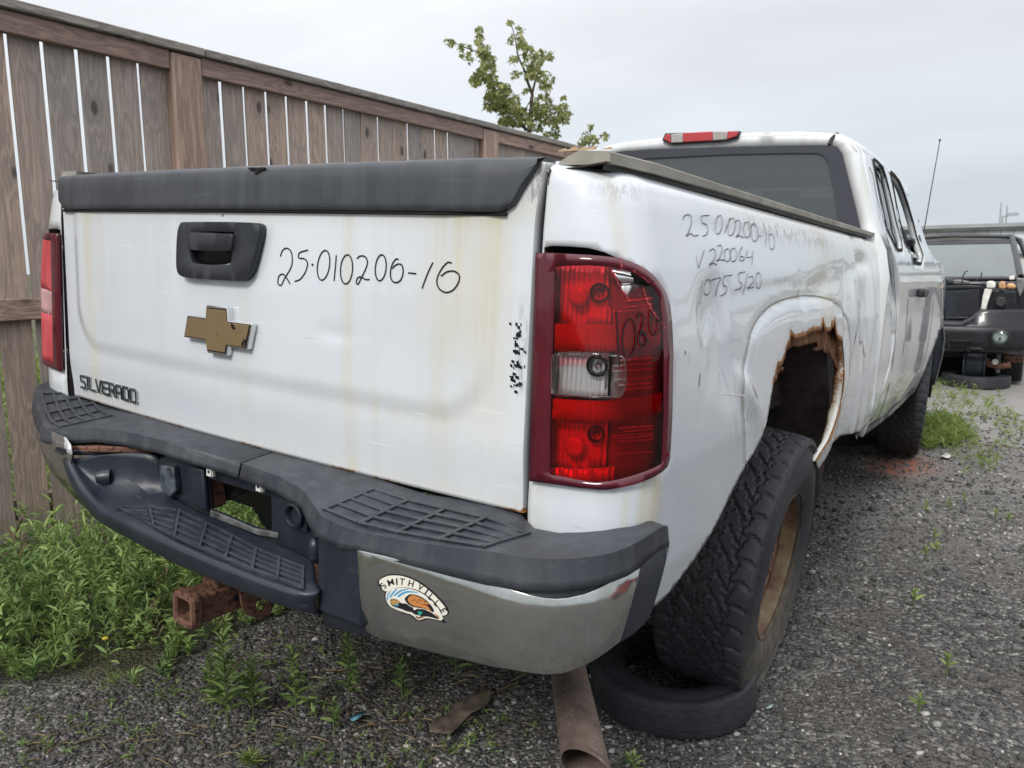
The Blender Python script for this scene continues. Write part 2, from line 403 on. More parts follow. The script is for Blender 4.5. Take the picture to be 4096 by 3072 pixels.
def sdrr(x, z, cx, cz, hx, hz, r):            # rounded rectangle distance
    qx, qz = np.abs(x - cx) - hx + r, np.abs(z - cz) - hz + r
    return np.hypot(np.maximum(qx, 0), np.maximum(qz, 0)) + np.minimum(np.maximum(qx, qz), 0) - r

# ------------------------------------------------------------------ the truck: surfaces (truck frame: x right, y forward, z up)
truck = empty('pickup_truck', 'white rusted pickup truck with dented side and cracked red tail light, rear towards the viewer', 'pickup truck')
truck.matrix_world = TRUCK_M

def gy(x, z):                                 # outer skin of the tailgate
    x = np.asarray(x, float); z = np.asarray(z, float)
    y = -.026 * (1 - (x / .8) ** 2)
    sd_ = sdrr(x, z, 0, .55, .715, .40, .13)
    y = y - .0065 * (1 - smoothstep(-.035, .012, sd_))
    y = y + .009 * smoothstep(.13, .0, z) + .10 * np.maximum(0, z - .595)
    y = y + .0022 * np.exp(-(((x - .33) / .05) ** 2 + ((z - .285) / .018) ** 2))
    return y
F_gate = lambda p: gy(p[:, 0], p[:, 2]) - p[:, 1]
def gate_pts(px, push=0.0):
    out = []
    for X_, Y_ in px:
        p = march(X_, Y_, F_gate, .8, 3, 60); out.append(np.array([p[0], gy(p[0], p[2]) - push, p[2]]))
    return out

KX = np.array([-.45, -.35, -.25, -.1, .1, .3, .45, .55, .585, .603, .615, .63]); VX = np.array([.93, .955, .975, .995, 1.0, .992, .968, .945, .93, .905, .85, .80])
def xs(z): return np.interp(z, KX, VX)
def yr(z): return np.interp(z, [-.1, -.03, .02, .5, .59, .615, .63], [.02, .0, -.004, .0, .006, .02, .05])
RC = .115
DENTS = [  # y, z, sy, sz, rotation, depth
    (.33, .36, .07, .05, .5, -.014), (.44, .25, .08, .05, -.6, -.014), (.55, .19, .12, .025, -.5, .007),
    (.45, .53, .2, .02, 0, -.004), (1.55, .44, .30, .04, .1, -.006), (1.95, .38, .06, .14, .15, -.020), (2.10, .34, .03, .18, .1, .014),
    (1.75, .32, .04, .12, -.2, .008), (2.28, .28, .05, .16, 0, -.016), (1.30, .42, .16, .03, .1, -.007),
    (1.98, -.02, .04, .2, .1, .008), (2.12, .02, .05, .18, .1, -.009), (2.0, .5, .07, .025, 0, -.012)]
CREASE = [  # y, z, sy, sz, rotation, depth: sharp folds
    (.40, .35, .030, .10, .25, -.010), (.36, .28, .05, .03, .9, -.007), (.52, .22, .09, .022, -.65, .007), (.27, .33, .06, .03, 1.0, .004),
    (1.05, .405, .03, .05, 0, -.006), (1.40, .40, .03, .06, .3, .006), (1.62, .37, .025, .09, -.25, -.008), (1.85, .42, .02, .10, .1, .010), (2.05, .36, .02, .14, .12, -.012), (2.2, .2, .02, .22, .05, .008), (1.9, .48, .10, .012, .1, -.006)]
def dent(y, z):
    y = np.asarray(y, float); z = np.asarray(z, float); d = np.zeros(np.broadcast(y, z).shape)
    for cy, cz, sy, sz, ro, dp in DENTS:
        u = (y - cy) * math.cos(ro) + (z - cz) * math.sin(ro); v = -(y - cy) * math.sin(ro) + (z - cz) * math.cos(ro)
        q = (u / sy) ** 2 + (v / sz) ** 2
        d = d + dp * np.exp(-q * .8)
    for cy, cz, sy, sz, ro, dp in CREASE:
        u = (y - cy) * math.cos(ro) + (z - cz) * math.sin(ro); v = -(y - cy) * math.sin(ro) + (z - cz) * math.cos(ro)
        d = d + dp * np.exp(-np.sqrt((u / sy) ** 2 + .02)) * np.exp(-(v / sz) ** 2)
    d = d + .0022 * np.sin(y * 17 + z * 9) * np.exp(-((z - .3) / .16) ** 2) * smoothstep(.9, 1.8, y)
    return d * smoothstep(.21, .30, y)
def side_x(y, z): return xs(z) + dent(y, z)
def F_body(p):
    x_, y_, z_ = p.T; X0 = side_x(y_, z_); Y0 = yr(z_)
    qx, qy = x_ - (X0 - RC), (Y0 + RC) - y_
    return np.hypot(np.maximum(qx, 0), np.maximum(qy, 0)) + np.minimum(np.maximum(qx, qy), 0) - RC
LOFF = 0.0
def body_uv(px, X1=9.0):                      # pixels -> (s, z) on the bedside skin
    out = []
    for X_, Y_ in px:
        p = march(X_, Y_, (lambda q: F_body(q) - LOFF), .6, X1, 500)
        if p is None: print('miss', X_, Y_); continue
        X0, Y0 = float(side_x(p[1], p[2])), float(yr(p[2]))
        if p[1] > Y0 + RC: s_ = 2 + p[1] - Y0 - RC
        elif p[0] < X0 - RC: s_ = (p[0] - .80) / (X0 - RC - .80)
        else: s_ = 1 + math.atan2(p[0] - (X0 - RC), (Y0 + RC) - p[1]) / (math.pi / 2)
        # s is scaled so the corner keeps its length: 0..1 rear, 1..2 arc
        out.append((s_, p[2]))
    return out
SL = .09; SA = RC * math.pi / 2               # metric lengths of the first two pieces
def s2m(s_): return SL * s_ if s_ < 1 else SL + SA * (s_ - 1) if s_ < 2 else SL + SA + (s_ - 2)
def m2s(m): return np.where(m < SL, m / SL, np.where(m < SL + SA, 1 + (m - SL) / SA, 2 + m - SL - SA))
def skin(m, z, push=0.0, side=1):             # metric coordinate and height -> 3D
    m = np.asarray(m, float); z = np.asarray(z, float); s_ = m2s(m); Y0 = yr(z); y3 = Y0 + RC + s_ - 2
    X0 = np.where(s_ > 2, side_x(y3, z), xs(z)) + 0 * z
    a = np.clip(s_ - 1, 0, 1) * math.pi / 2
    x_ = np.where(s_ < 1, .80 + (X0 - RC - .80) * s_, X0 - RC + (RC + push) * np.sin(a))
    y_ = np.where(s_ < 1, Y0 - push, np.where(s_ <= 2, Y0 + RC - (RC + push) * np.cos(a), y3))
    return np.stack([x_ * side, y_, z], -1)
def to_m(uv): return [(s2m(s_), z) for s_, z in uv]
def skin_curve(px, push=.0008, k=5, X1=9.0):
    uv = to_m(body_uv(px, X1)); uv = spline(uv, k); P = [skin(u[0], u[1], push) for u in uv]
    Nn = []
    for u in uv:
        a, c = skin(u[0] + .004, u[1]), skin(u[0] - .004, u[1]); d, e_ = skin(u[0], u[1] + .004), skin(u[0], u[1] - .004)
        n_ = np.cross(a - c, d - e_); Nn.append(n_ / np.linalg.norm(n_))
    return P, Nn

# ------------------------------------------------------------------ tailgate
nx, nz_ = 200, 90
gx = np.linspace(-.79, .79, nx); gz = np.linspace(0.0, .612, nz_); GX, GZ = np.meshgrid(gx, gz)
EDGE = .79 + .0 * GZ
GXX = GX + np.sign(GX) * np.where(np.abs(GX) > .7, smoothstep(.5, .61, GZ) * .010, 0)
GY = gy(GX, GZ)
GY = GY + .02 * smoothstep(.782, .792, np.abs(GX))       # folded side edges
V = np.c_[GXX.ravel(), GY.ravel(), GZ.ravel()]
F = [(i * nx + j, i * nx + j + 1, (i + 1) * nx + j + 1, (i + 1) * nx + j) for i in range(nz_ - 1) for j in range(nx - 1)]
x_, z_ = GX.ravel(), GZ.ravel()
stain = np.zeros_like(x_)
for cx_, w_, a_, t0, t1 in ((-.63, .035, .8, .62, .0), (-.55, .02, .4, .6, .2), (.05, .02, .35, .38, .05), (.37, .018, .75, .55, .0), (.44, .012, .3, .5, .0), (.62, .06, .95, .56, .28), (.70, .05, .6, .54, .1), (.60, .03, .55, .3, .0), (.10, .05, .4, .55, .47), (-.5, .09, .35, .06, .0), (-.28, .03, .3, .4, .1), (.50, .05, .3, .55, .3)):
    stain += a_ * np.exp(-((x_ - cx_) / w_) ** 2) * smoothstep(t1 - .06, t1 + .06, z_) * smoothstep(t0 + .04, t0 - .04, z_)
stain *= .72; stain += .40 * smoothstep(.49, .53, z_) + .35 * smoothstep(.05, .0, z_) + .22 * smoothstep(.05, .0, np.abs(sdrr(x_, z_, 0, .55, .715, .40, .13))) * (x_ > .2)
rust = .62 * smoothstep(.012, .0, z_) * (.4 + .6 * (np.sin(x_ * 31) * np.sin(x_ * 13 + 1) > .25)) + .8 * smoothstep(.02, .0, np.hypot(x_ - .79, z_)) \
    + .9 * smoothstep(.006, .002, np.hypot(x_ + .02, z_ - .518))
scuff = .35 * smoothstep(.02, .0, np.abs(x_ - .772)) * smoothstep(.20, .24, z_) * smoothstep(.40, .36, z_) + .7 * smoothstep(.03, .0, np.abs(x_ - .775)) * smoothstep(.53, .56, z_)
tailgate = obj('tailgate', V, F, 'white_paint', truck, 30, dict(stain=np.clip(stain, 0, 1), rust=rust, scuff=scuff), solid=.045, off=-1)

# cap along the top of the gate (own profile, wraps over the edge)
rows = []; poly_l = []
for x in np.linspace(-.775, .79, 70):
    # lower edge height: rounded bottom corners, slanted right end
    zl = .527
    if x > .735: zl = .527 + (.088 * ((x - .735) / .055) ** 1.1)
    if x < -.76: zl = .527 + .02 * ((-.76 - x) / .015) ** 2
    zl = min(zl, .609)
    prof = [(.004, zl), (-.010, zl + .0015), (-.014, zl + .006)] + [(-.0145, zl + (.603 - zl) * t) for t in (.2, .4, .6, .8)] + [(-.0125, .607), (-.008, .6145), (0, .619), (.012, .6215), (.03, .622), (.045, .62), (.047, .61)]
    g0 = float(gy(x, .56))
    wob = .0004 * math.sin(x * 23) + .0003 * math.sin(x * 61)
    rows.append([(x, g0 + a, z + (wob if a > -.012 and z > .6 else 0)) for a, z in prof])
mb = MB(); mb.sheet(rows)
n_ = len(rows[0]); mb.F += [tuple(range(n_)), tuple(len(rows) * n_ - 1 - i for i in range(n_))]
cap = mb.build('tailgate_cap', 'cap_plastic', tailgate, smooth=40); cap['label'] = 'charcoal plastic cap along the top edge of the tailgate'
mb = MB(); mb.tube([(-.77, gy(-.77, .525) - .005, .5255)] + [(x, float(gy(x, .525)) - .005, .5255) for x in np.linspace(-.7, .73, 12)], .0035, 6); mb.build('cap_seal', 'black_void', tailgate, smooth=60)
# bird-pecked crack on the cap
mb = MB()
for k in range(30):
    u_ = random.uniform(-1, 1); c_ = (.118 + u_ * .026, float(gy(.115, .6)) - .0150, .6125 - abs(random.gauss(0, .004)) * (1 - abs(u_)))
    s_ = random.uniform(.0015, .004); mb.box(c_[0] - s_ * 1.4, c_[0] + s_ * 1.4, c_[1] - .001 - k * 1e-5, c_[1] + .004, c_[2] - s_ * .6, c_[2] + s_ * .6)
mb.build('cracked_patch', 'black_void', tailgate)

def pen(px_strokes, surf, name, parent, w=.0030, mat='ink', k=5):
    mb = MB()
    for st in px_strokes:
        if surf == 'gate':
            P = spline(gate_pts(st, .0012), k); rows = ribbon(P, (0, -1, 0), w, .0)
        else:
            P, Nn = skin_curve(st, surf, k); rows = ribbon(P, np.array(Nn), w, .0)
        mb.sheet(rows)
    o = mb.build(name, mat, parent); return o
c2 = lambda L: [(a * .3418, 540 + b_ * .3418) for a, b_ in L]
c5 = lambda L: [(702 + a * .3418, 540 + b_ * .3418) for a, b_ in L]
gate_text = [[(606, 554), (611, 541), (620, 536), (629, 543), (632, 560), (629, 578), (615, 602), (608, 616), (601, 612), (603, 597), (612, 592), (620, 601), (627, 613)],
    [(666, 540), (648, 546), (646, 557), (658, 559), (665, 569), (660, 588), (649, 603), (637, 608)],
    [(674, 570), (677, 572), (674, 573)],
    ell(699.5, 573, 13, 32, .12), [(727, 551), (725, 578), (722, 607)]] + [c5(ell(138, 122, 38, 92, .06)), 
    c5([(203, 55), (225, 38), (255, 42), (270, 72), (262, 112), (232, 175), (212, 214), (199, 205), (208, 177), (230, 170), (258, 186), (284, 186)]),
    c5(ell(354, 112, 34, 82, .08)), c5([(467, 60), (450, 58), (425, 95), (415, 150), (425, 192), (450, 206), (480, 190), (495, 145), (490, 100), (467, 88), (440, 102), (428, 118)]),
    c5([(527, 144), (578, 150)]), c5([(684, 78), (650, 150), (615, 243)]),
    c5([(803, 82), (775, 80), (735, 125), (709, 190), (722, 242), (765, 268), (812, 252), (845, 205), (850, 160), (820, 135), (775, 137), (735, 165)])]
pen(gate_text, 'gate', 'marker_writing', tailgate, .0029)

# handle bezel and paddle
def gate_panel(name, px, hole, depth, mat, step=.05, bev=.003, rnd=2):
    o2 = [(p[0], p[2]) for p in gate_pts(px)]; h2 = [[(p[0], p[2]) for p in gate_pts(hole)]] if hole else []
    o2 = smooth_poly(o2, rnd); h2 = [smooth_poly(h, 2) for h in h2]
    P, F = triangulate(o2, h2, step, .012)
    V = np.c_[P[:, 0], gy(P[:, 0], P[:, 1]) - depth, P[:, 1]]
    o = obj(name, V, F, mat, tailgate, 28, solid=depth, off=-1, bevel=bev, seg=1)
    return o
bez = gate_panel('handle_bezel', [(404, 484), (412, 480), (560, 481), (574, 486), (577, 496), (574, 515), (561, 569), (553, 592), (540, 606), (528, 608), (427, 601), (405, 597), (397, 585), (396, 560), (398, 505)],
    [(425, 501), (520, 501), (524, 506), (516, 567), (511, 574), (434, 571), (427, 562), (424, 520)], .019, 'handle_plastic', rnd=1)
bez['label'] = 'dark grey plastic surround of the tailgate handle'
gate_panel('recess_shade', [(423, 499), (524, 499), (526, 506), (518, 570), (430, 573), (422, 560)], None, .003, 'black_trim', bev=0)  # dark sheet paints the shade of the recess; no hole behind it
hp = gate_panel('handle', [(424, 504), (440, 503), (519, 506), (523, 509), (519, 538), (515, 544), (430, 541), (425, 537)], None, .024, 'handle_plastic', bev=.003, rnd=1)
# emblem
def emblem(name, scale, d0, d1, mat, bev):
    P = [(-.0640, .0190), (-.0265, .0190), (-.0235, .0475), (.0285, .0475), (.0290, .0190), (.1215, .0190)]
    poly = [(-.112, .0215), (-.0395, .0215), (-.036, .0475), (.040, .0475), (.0425, .0215), (.126, .0215), (.108, -.0290), (.0395, -.0290), (.034, -.0480), (-.036, -.0480), (-.0405, -.0240), (-.128, -.0240)]
    L = []
    cx_, cz_ = EMB
    for a, c in poly:
        a *= .94; a2 = cx_ + a * (1 + scale / .12); c2_ = cz_ + c * (1 + scale / .045); L.append((a2, float(gy(a2, c2_)) - d0, c2_))
    mb = MB(); mb.prism(L[::-1], (0, -(d1 - d0), 0)); return mb.build(name, mat, tailgate, bevel=bev)
EMB = (-.026, .2605)
emblem('emblem_frame', .0065, -.004, .016, 'bright_chrome', .0012)
emblem('emblem_inlay', .0022, .016, .0168, 'black_trim', 0)
e_ = emblem('emblem', -.0005, .0168, .0185, 'badge_gold', .0008); e_['label'] = 'peeling gold cross-shaped badge'
# SILVERADO letters
LET = {'S': [[(1, 1), (.12, 1), (0, .9), (0, .6), (.12, .52), (.88, .48), (1, .4), (1, .1), (.88, 0), (0, 0)]], 'I': [[(.5, 0), (.5, 1)]], 'L': [[(0, 1), (0, .1), (.12, 0), (1, 0)]],
       'V': [[(0, 1), (.42, 0), (.58, 0), (1, 1)]], 'E': [[(1, 1), (.12, 1), (0, .9), (0, .1), (.12, 0), (1, 0)], [(0, .5), (.9, .5)]], 'R': [[(0, 0), (0, 1), (.88, 1), (1, .9), (1, .6), (.88, .5), (0, .5)], [(.5, .5), (1, 0)]],
       'A': [[(0, 0), (0, .88), (.14, 1), (.86, 1), (1, .88), (1, 0)], [(0, .42), (1, .42)]], 'D': [[(0, 0), (0, 1), (.86, 1), (1, .86), (1, .14), (.86, 0), (0, 0)]], 'O': [[(.12, 0), (0, .12), (0, .88), (.12, 1), (.88, 1), (1, .88), (1, .12), (.88, 0), (.12, 0)]]}
xx = -.722; word = 'SILVERADO'
for ch in word:
    wl = .006 if ch == 'I' else .0275
    mb = MB()
    mb2 = MB()
    for lay, (ww, d0, d1) in enumerate(((.0070, 0, .004), (.0042, .004, .0060))):
        for st in LET[ch]:
            for i in range(len(st) - 1):
                a, c = np.array(st[i], float), np.array(st[i + 1], float)
                A = np.array([xx + a[0] * wl, .033 + a[1] * .034]); B_ = np.array([xx + c[0] * wl, .033 + c[1] * .034]); A[0] += (A[1] - .035) * .12; B_[0] += (B_[1] - .035) * .12
                t = (B_ - A) / (np.linalg.norm(B_ - A) + 1e-9); n2 = np.array([-t[1], t[0]]) * ww / 2; A2 = A - t * ww * .45; B2 = B_ + t * ww * .45
                q = [(p[0], float(gy(p[0], p[1])) - d0, p[1]) for p in (A2 - n2, B2 - n2, B2 + n2, A2 + n2)]
                (mb2 if lay else mb).prism(q[::-1], (0, -(d1 - d0) - .0002 * i, 0))
    lo_ = mb.build('badge_letter', 'badge_silver', tailgate); mb2.build('letter_face', 'badge_dark', tailgate); xx += wl + .0098
# ------------------------------------------------------------------ bedside with ragged rusted arch
c4 = lambda L: [(1566 + a * .2605, 648 + b_ * .2605) for a, b_ in L]
c3 = lambda L: [(1080 + a * .3418, 513 + b_ * .3418) for a, b_ in L]
c6 = lambda L: [(702 + a * .3418, 1080 + b_ * .3418) for a, b_ in L]
c7 = lambda L: [(1404 + a * .3652, 270 + b_ * .3652) for a, b_ in L]
c8 = lambda L: [(54 + a * .3255, 837 + b_ * .3255) for a, b_ in L]
front_line = to_m(body_uv([(1905, 535), (1922, 590), (1931, 650), (1930, 710), (1920, 790), (1905, 848), (1884, 905)]))
bottom_fr = to_m(body_uv([(1855, 933), (1816, 941), (1798, 957), (1782, 990), (1766, 1012)]))
arch_front = to_m(body_uv(c4([(744, 1338), (800, 1248), (856, 1160), (906, 1035), (945, 900), (969, 760), (979, 640), (985, 560), (981, 470), (972, 380), (965, 305)])))
arch_rag = to_m(body_uv(c4([(958, 350), (945, 335), (925, 320), (912, 285), (905, 220), (900, 182), (893, 215), (884, 240), (878, 200), (872, 250), (850, 262), (822, 258), (812, 225), (803, 178), (797, 230), (788, 250),
    (770, 262), (755, 248), (742, 262), (720, 258), (700, 272), (680, 280), (660, 300), (640, 302), (622, 315), (600, 318), (585, 325), (565, 318), (545, 300), (538, 290), (533, 330), (522, 370), (505, 395), (496, 430), (488, 465), (478, 500), (462, 540), (440, 560), (428, 548), (418, 600), (405, 650), (392, 690)])))
arch_rear = to_m(body_uv([(1664, 850), (1657, 893), (1641, 948), (1602, 1022), (1556, 1115), (1503, 1205), (1445, 1282), (1418, 1308)]))
zf = front_line[0][0]
rear_low = to_m(body_uv([(1406, 1312), (1370, 1290), (1320, 1262), (1260, 1225)])) + [(s2m(1.0), -.07), (0.0, -.05)]
outline = [(0.0, .60), (.02, .612)] + [(m, .619) for m in np.linspace(.1, zf - .01, 12)] + front_line + bottom_fr + arch_front + arch_rag + arch_rear + rear_low
lens_px = c3([(225, 97), (330, 97), (560, 110), (660, 118), (760, 130), (870, 170), (935, 208), (985, 252), (1025, 305), (1055, 360), (1075, 425), (1086, 500), (1091, 580), (1095, 800), (1091, 1100), (1082, 1300), (1075, 1400), (1062, 1445), (1030, 1478), (985, 1508), (850, 1560), (700, 1592), (620, 1594), (560, 1587), (380, 1565), (185, 1540), (196, 1200), (210, 700), (220, 300)])
hole_px = c3([(245, 62), (330, 52), (440, 56), (560, 66), (660, 92), (740, 128), (860, 185), (975, 265), (1045, 370), (1070, 450), (1078, 600), (1082, 1100), (1060, 1400), (1020, 1465), (850, 1545), (700, 1575), (560, 1570), (205, 1520)])
hole_uv = to_m(body_uv(hole_px)); LOFF = .011; lamp_uv = to_m(body_uv(lens_px)); LOFF = 0.0
hole_uv = [(max(m, .006), z) for m, z in hole_uv]
P, F = triangulate(outline, [hole_uv], .011, .007)
arch_all = np.array(arch_front + arch_rag + arch_rear); rag = np.array(arch_rag)
jit = RNG.normal(0, 1, len(P)); d_r = dist_to(rag, P, False); d_f = dist_to(arch_front, P, False); d_e = dist_to(arch_rear, P, False)
V = skin(P[:, 0], P[:, 1]); D3 = dist_to([(p[0], p[1]) for p in hole_uv], P)
# rolled lip above the lamp and the raised flare round the wheel arch
flare_px = [(1610, 1000), (1606, 900), (1607, 830), (1611, 770), (1620, 725), (1637, 688), (1665, 660), (1700, 645), (1745, 638), (1790, 645), (1818, 665), (1832, 695), (1838, 740), (1838, 800)]
flare = to_m(body_uv(flare_px)); dfl = dist_to(flare, P, False)
nrm_push = -.0045 * np.exp(-(dfl / .006) ** 2) - .006 * smoothstep(.018, .0, D3)
V[:, 0] += np.where(P[:, 0] > .25, nrm_push, 0)
infl = inside(flare + [(1.6, -.3), (.5, -.3)], P); V[:, 0] += np.where(infl, .0035 * smoothstep(0, .05, dfl), 0)
y3, z3 = V[:, 1], V[:, 2]
rust = np.maximum.reduce([.95 * smoothstep(.03, .0, d_r), .72 * smoothstep(.035, .0, d_f) * smoothstep(.1, .0, z3 - .1), .5 * smoothstep(.01, .0, d_e), .62 * smoothstep(.012, 0, D3) * (z3 < .1),
    .75 * smoothstep(.02, .0, np.hypot(P[:, 0], P[:, 1] + .02)), .85 * smoothstep(.007, .002, np.hypot(P[:, 0] - .165, P[:, 1] - .008))])
SM = to_m(body_uv([(1408, 1095)]))[0][0]; stain = .95 * smoothstep(.042, .018, np.abs(P[:, 0] - SM)) * (z3 < .09) + .5 * smoothstep(.012, .0, np.abs(P[:, 0] - .19)) * (z3 < .07) + .5 * np.exp(-((P[:, 0] - .18) / .012) ** 2) * (z3 > .46) + .4 * np.exp(-((P[:, 0] - .015) / .02) ** 2) + .22 * smoothstep(.5, .6, z3) * (y3 > .4) + .3 * smoothstep(.3, 1.6, y3) * smoothstep(.1, .5, z3) + .5 * np.exp(-((y3 - 1.35) / .1) ** 2) * (z3 > .3)
scuff = .95 * (np.exp(-((z3 - .55) / .022) ** 2) * smoothstep(.5, .7, y3) * smoothstep(1.6, 1.2, y3) + .8 * np.exp(-((z3 - .425) / .008) ** 2) * smoothstep(.75, .85, y3) * smoothstep(1.3, 1.2, y3)) + .6 * smoothstep(.05, 0, d_r) + .35 * np.exp(-((P[:, 0] - .2) / .05) ** 2) * np.exp(-((z3 - .57) / .02) ** 2) + .45 * np.exp(-((y3 - .55) / .08) ** 2) * np.exp(-((z3 - .12) / .05) ** 2)
F = [f for f in F]
bedside = obj('bedside', V, F, 'white_paint', truck, 50, dict(stain=np.clip(stain, 0, 1), rust=rust + .04 * jit * (rust > .2), scuff=np.clip(scuff, 0, 1)), solid=.0016, off=-1)
bedside['label'] = 'dented white right bedside with a rusted ragged wheel arch'
# plain left bedside
ml = [(s, z) for s, z in [(0, -.05)] + [(0.0, .60), (.02, .612)]] + [(m, .619) for m in np.linspace(.1, zf, 6)] + [(zf + .05, -.15), (1.7, -.16)] + [(1.13 + .12 + .47 * math.cos(a), -.2 + .47 * math.sin(a)) for a in np.linspace(0, math.pi, 14)] + [(.5, -.3), (s2m(2.02), -.27), (s2m(1.6), -.12)]
P, F = triangulate(ml[::-1], [[(m, z) for m, z in hole_uv]], .04, .03)
V = skin(P[:, 0], P[:, 1], 0, -1); obj('bedside', V, [f[::-1] for f in F], 'white_paint', truck, 50, dict(stain=.2 + 0 * P[:, 0]), solid=.0016, off=-1)
# groove of the flare, drawn as a thin darker line
mb = MB(); Pg, Ng = skin_curve(flare_px, .0015, 5); mb.sheet(ribbon([p + np.array([-.001, 0, 0]) for p in Pg], np.array(Ng), .0035, 0)); flat_mat('groove_tone', (.22, .20, .15), .9); mb.build('flare_groove', 'groove_tone', bedside)
# torn inner arch skin, brown with rust, set behind the ragged edge
inner = to_m(body_uv(c4([(985, 600), (970, 560), (945, 505), (930, 470), (905, 445), (880, 440), (862, 420), (840, 425), (815, 430), (795, 420), (800, 405), (828, 395), (826, 352), (790, 362), (750, 372), (715, 378), (690, 390), (650, 392), (625, 388), (600, 405), (575, 420), (560, 432), (530, 436), (505, 440)])))
outer = to_m(body_uv(c4([(470, 400), (500, 300), (540, 240), (640, 230), (760, 200), (850, 150), (930, 180), (985, 260), (1000, 400), (1005, 600)])))
P, F = triangulate(inner + outer, [], .012, .007); V = skin(P[:, 0], P[:, 1]); V[:, 0] -= .016 + RNG.uniform(0, .006, len(V))
obj('torn_inner_arch', V, F, 'rusty_edge', bedside, 30, solid=.003, off=-1)
for L in ([(430, 545), (470, 560), (498, 560), (490, 590), (455, 620), (448, 660), (425, 685), (395, 680), (400, 640), (415, 590)],):
    uv = to_m(body_uv(c4(L))); P, F = triangulate(uv, [], .01, .006); V = skin(P[:, 0], P[:, 1]); V[:, 0] -= .004 - RNG.uniform(-.004, .004, len(V)); obj('rust_flake', V, F, 'rusty_edge', bedside, 20, solid=.003)
# front return flange of the arch
rows = []
for t in np.linspace(0, 1, 26):
    i = t * (len(arch_front) - 1); k = min(int(i), len(arch_front) - 2); m, z = np.array(arch_front[k]) * (1 - i + k) + np.array(arch_front[k + 1]) * (i - k)
    p = skin(m, z); wd = .030 * min(1, .55 + 1.2 * t) * (1 - .75 * max(0, .3 - t) / .3) + .002 * math.sin(t * 37)
    rows.append([p + np.array([.0, -.001, 0]), p + np.array([-.012, -.004, 0]), p + np.array([-wd * .7, .0, 0]), p + np.array([-wd, .006, 0])])
mb = MB(); mb.sheet(rows); V = np.array(mb.V)
tt = np.repeat(np.linspace(0, 1, 26), 4); q = np.tile([0, .2, .6, 1.0], 26)
obj('arch_flange', mb.V, mb.F, 'white_paint', bedside, 50, dict(stain=.75 + 0 * tt, rust=.30 + .25 * smoothstep(.2, .8, tt) + .22 * q * q), solid=.002)
# side writing, dark scrape lines, scratches
def c7s(L): return c7(L)
side_text = [c7s(L) for L in ([(193, 562), (203, 538), (225, 530), (243, 548), (241, 590), (226, 632), (214, 658), (238, 642), (262, 656), (284, 650)] , 
    [(350, 535), (304, 540), (308, 578), (332, 590), (340, 620), (330, 650), (310, 656)], [(368, 619), (372, 622)], ell(405, 590, 20, 55, .1), [(470, 548), (458, 590), (440, 640)], ell(480, 602, 22, 52, .1),
    [(500, 578), (520, 562), (535, 590), (525, 640), (506, 662), (530, 655), (552, 668)], ell(572, 620, 22, 46), ell(616, 636, 22, 52, -.05), [(642, 655), (655, 658)], [(690, 635), (680, 715)], ell(718, 690, 17, 46, -.1),
    [(318, 740), (300, 800), (286, 845)], [(270, 775), (286, 845)], [(352, 748), (370, 732), (386, 752), (376, 800), (350, 828), (372, 818), (394, 826)], [(398, 718), (415, 710), (426, 735), (410, 785), (392, 806), (415, 796), (442, 802)],
    ell(456, 770, 18, 38), ell(492, 768, 18, 40), [(545, 718), (528, 755), (526, 790), (545, 804), (557, 785), (532, 775)], [(576, 742), (568, 782), (606, 778)], [(607, 740), (600, 830)],
    [(304, 918), (298, 1026)], ell(337, 960, 20, 46, .1), [(358, 922), (412, 905), (398, 950), (382, 1012)], [(484, 888), (436, 898), (432, 945), (452, 958), (445, 992), (415, 1012)], [(562, 868), (524, 880), (526, 925), (542, 938), (532, 965), (500, 976)],
    [(576, 880), (546, 1006)], [(585, 902), (604, 896), (612, 920), (590, 952), (575, 966), (612, 958)], ell(640, 920, 16, 46))]
pen(side_text, .0016, 'marker_writing', bedside, .0019)
white_scr = [c7s(L) for L in ([(300, 1440), (296, 1500), (285, 1560)], [(500, 1450), (508, 1560), (515, 1626)], [(410, 1590), (480, 1592), (560, 1600)], [(380, 1470), (395, 1530), (390, 1600)], [(235, 1330), (230, 1420)])]
flat_mat('scratch_primer', (.8, .8, .8), .6); [pen([q_], .0009, 'scratch', bedside, .0022, 'scratch_primer', 3) for q_ in white_scr]
flat_mat('scrape_dark', (.10, .09, .08), .8)
[pen([c7s(L)], .001, 'scrape', bedside, .003, 'scrape_dark', 3) for L in ([(295, 1470), (293, 1510), (288, 1545)], [(208, 1335), (207, 1360)])]
# tailgate black paint transfer
mb = MB()
for k in range(60):
    cz = random.choice((.338, .322, .305, .29, .27, .25, .232)) + random.gauss(0, .005); cx = random.gauss(.760, .007); w_ = random.uniform(.0008, .005); h_ = random.uniform(.0006, .0026)
    g = float(gy(cx, cz)) - .0008 - k * 2e-6; mb.add([(cx - w_, g, cz - h_ * .6), (cx + w_, g, cz - h_ * .2 - .003), (cx + w_ * .8, g, cz + h_), (cx - w_ * .9, g, cz + h_ * 1.4)], [(0, 1, 2, 3)])
mb.build('paint_transfer', 'ink', tailgate)

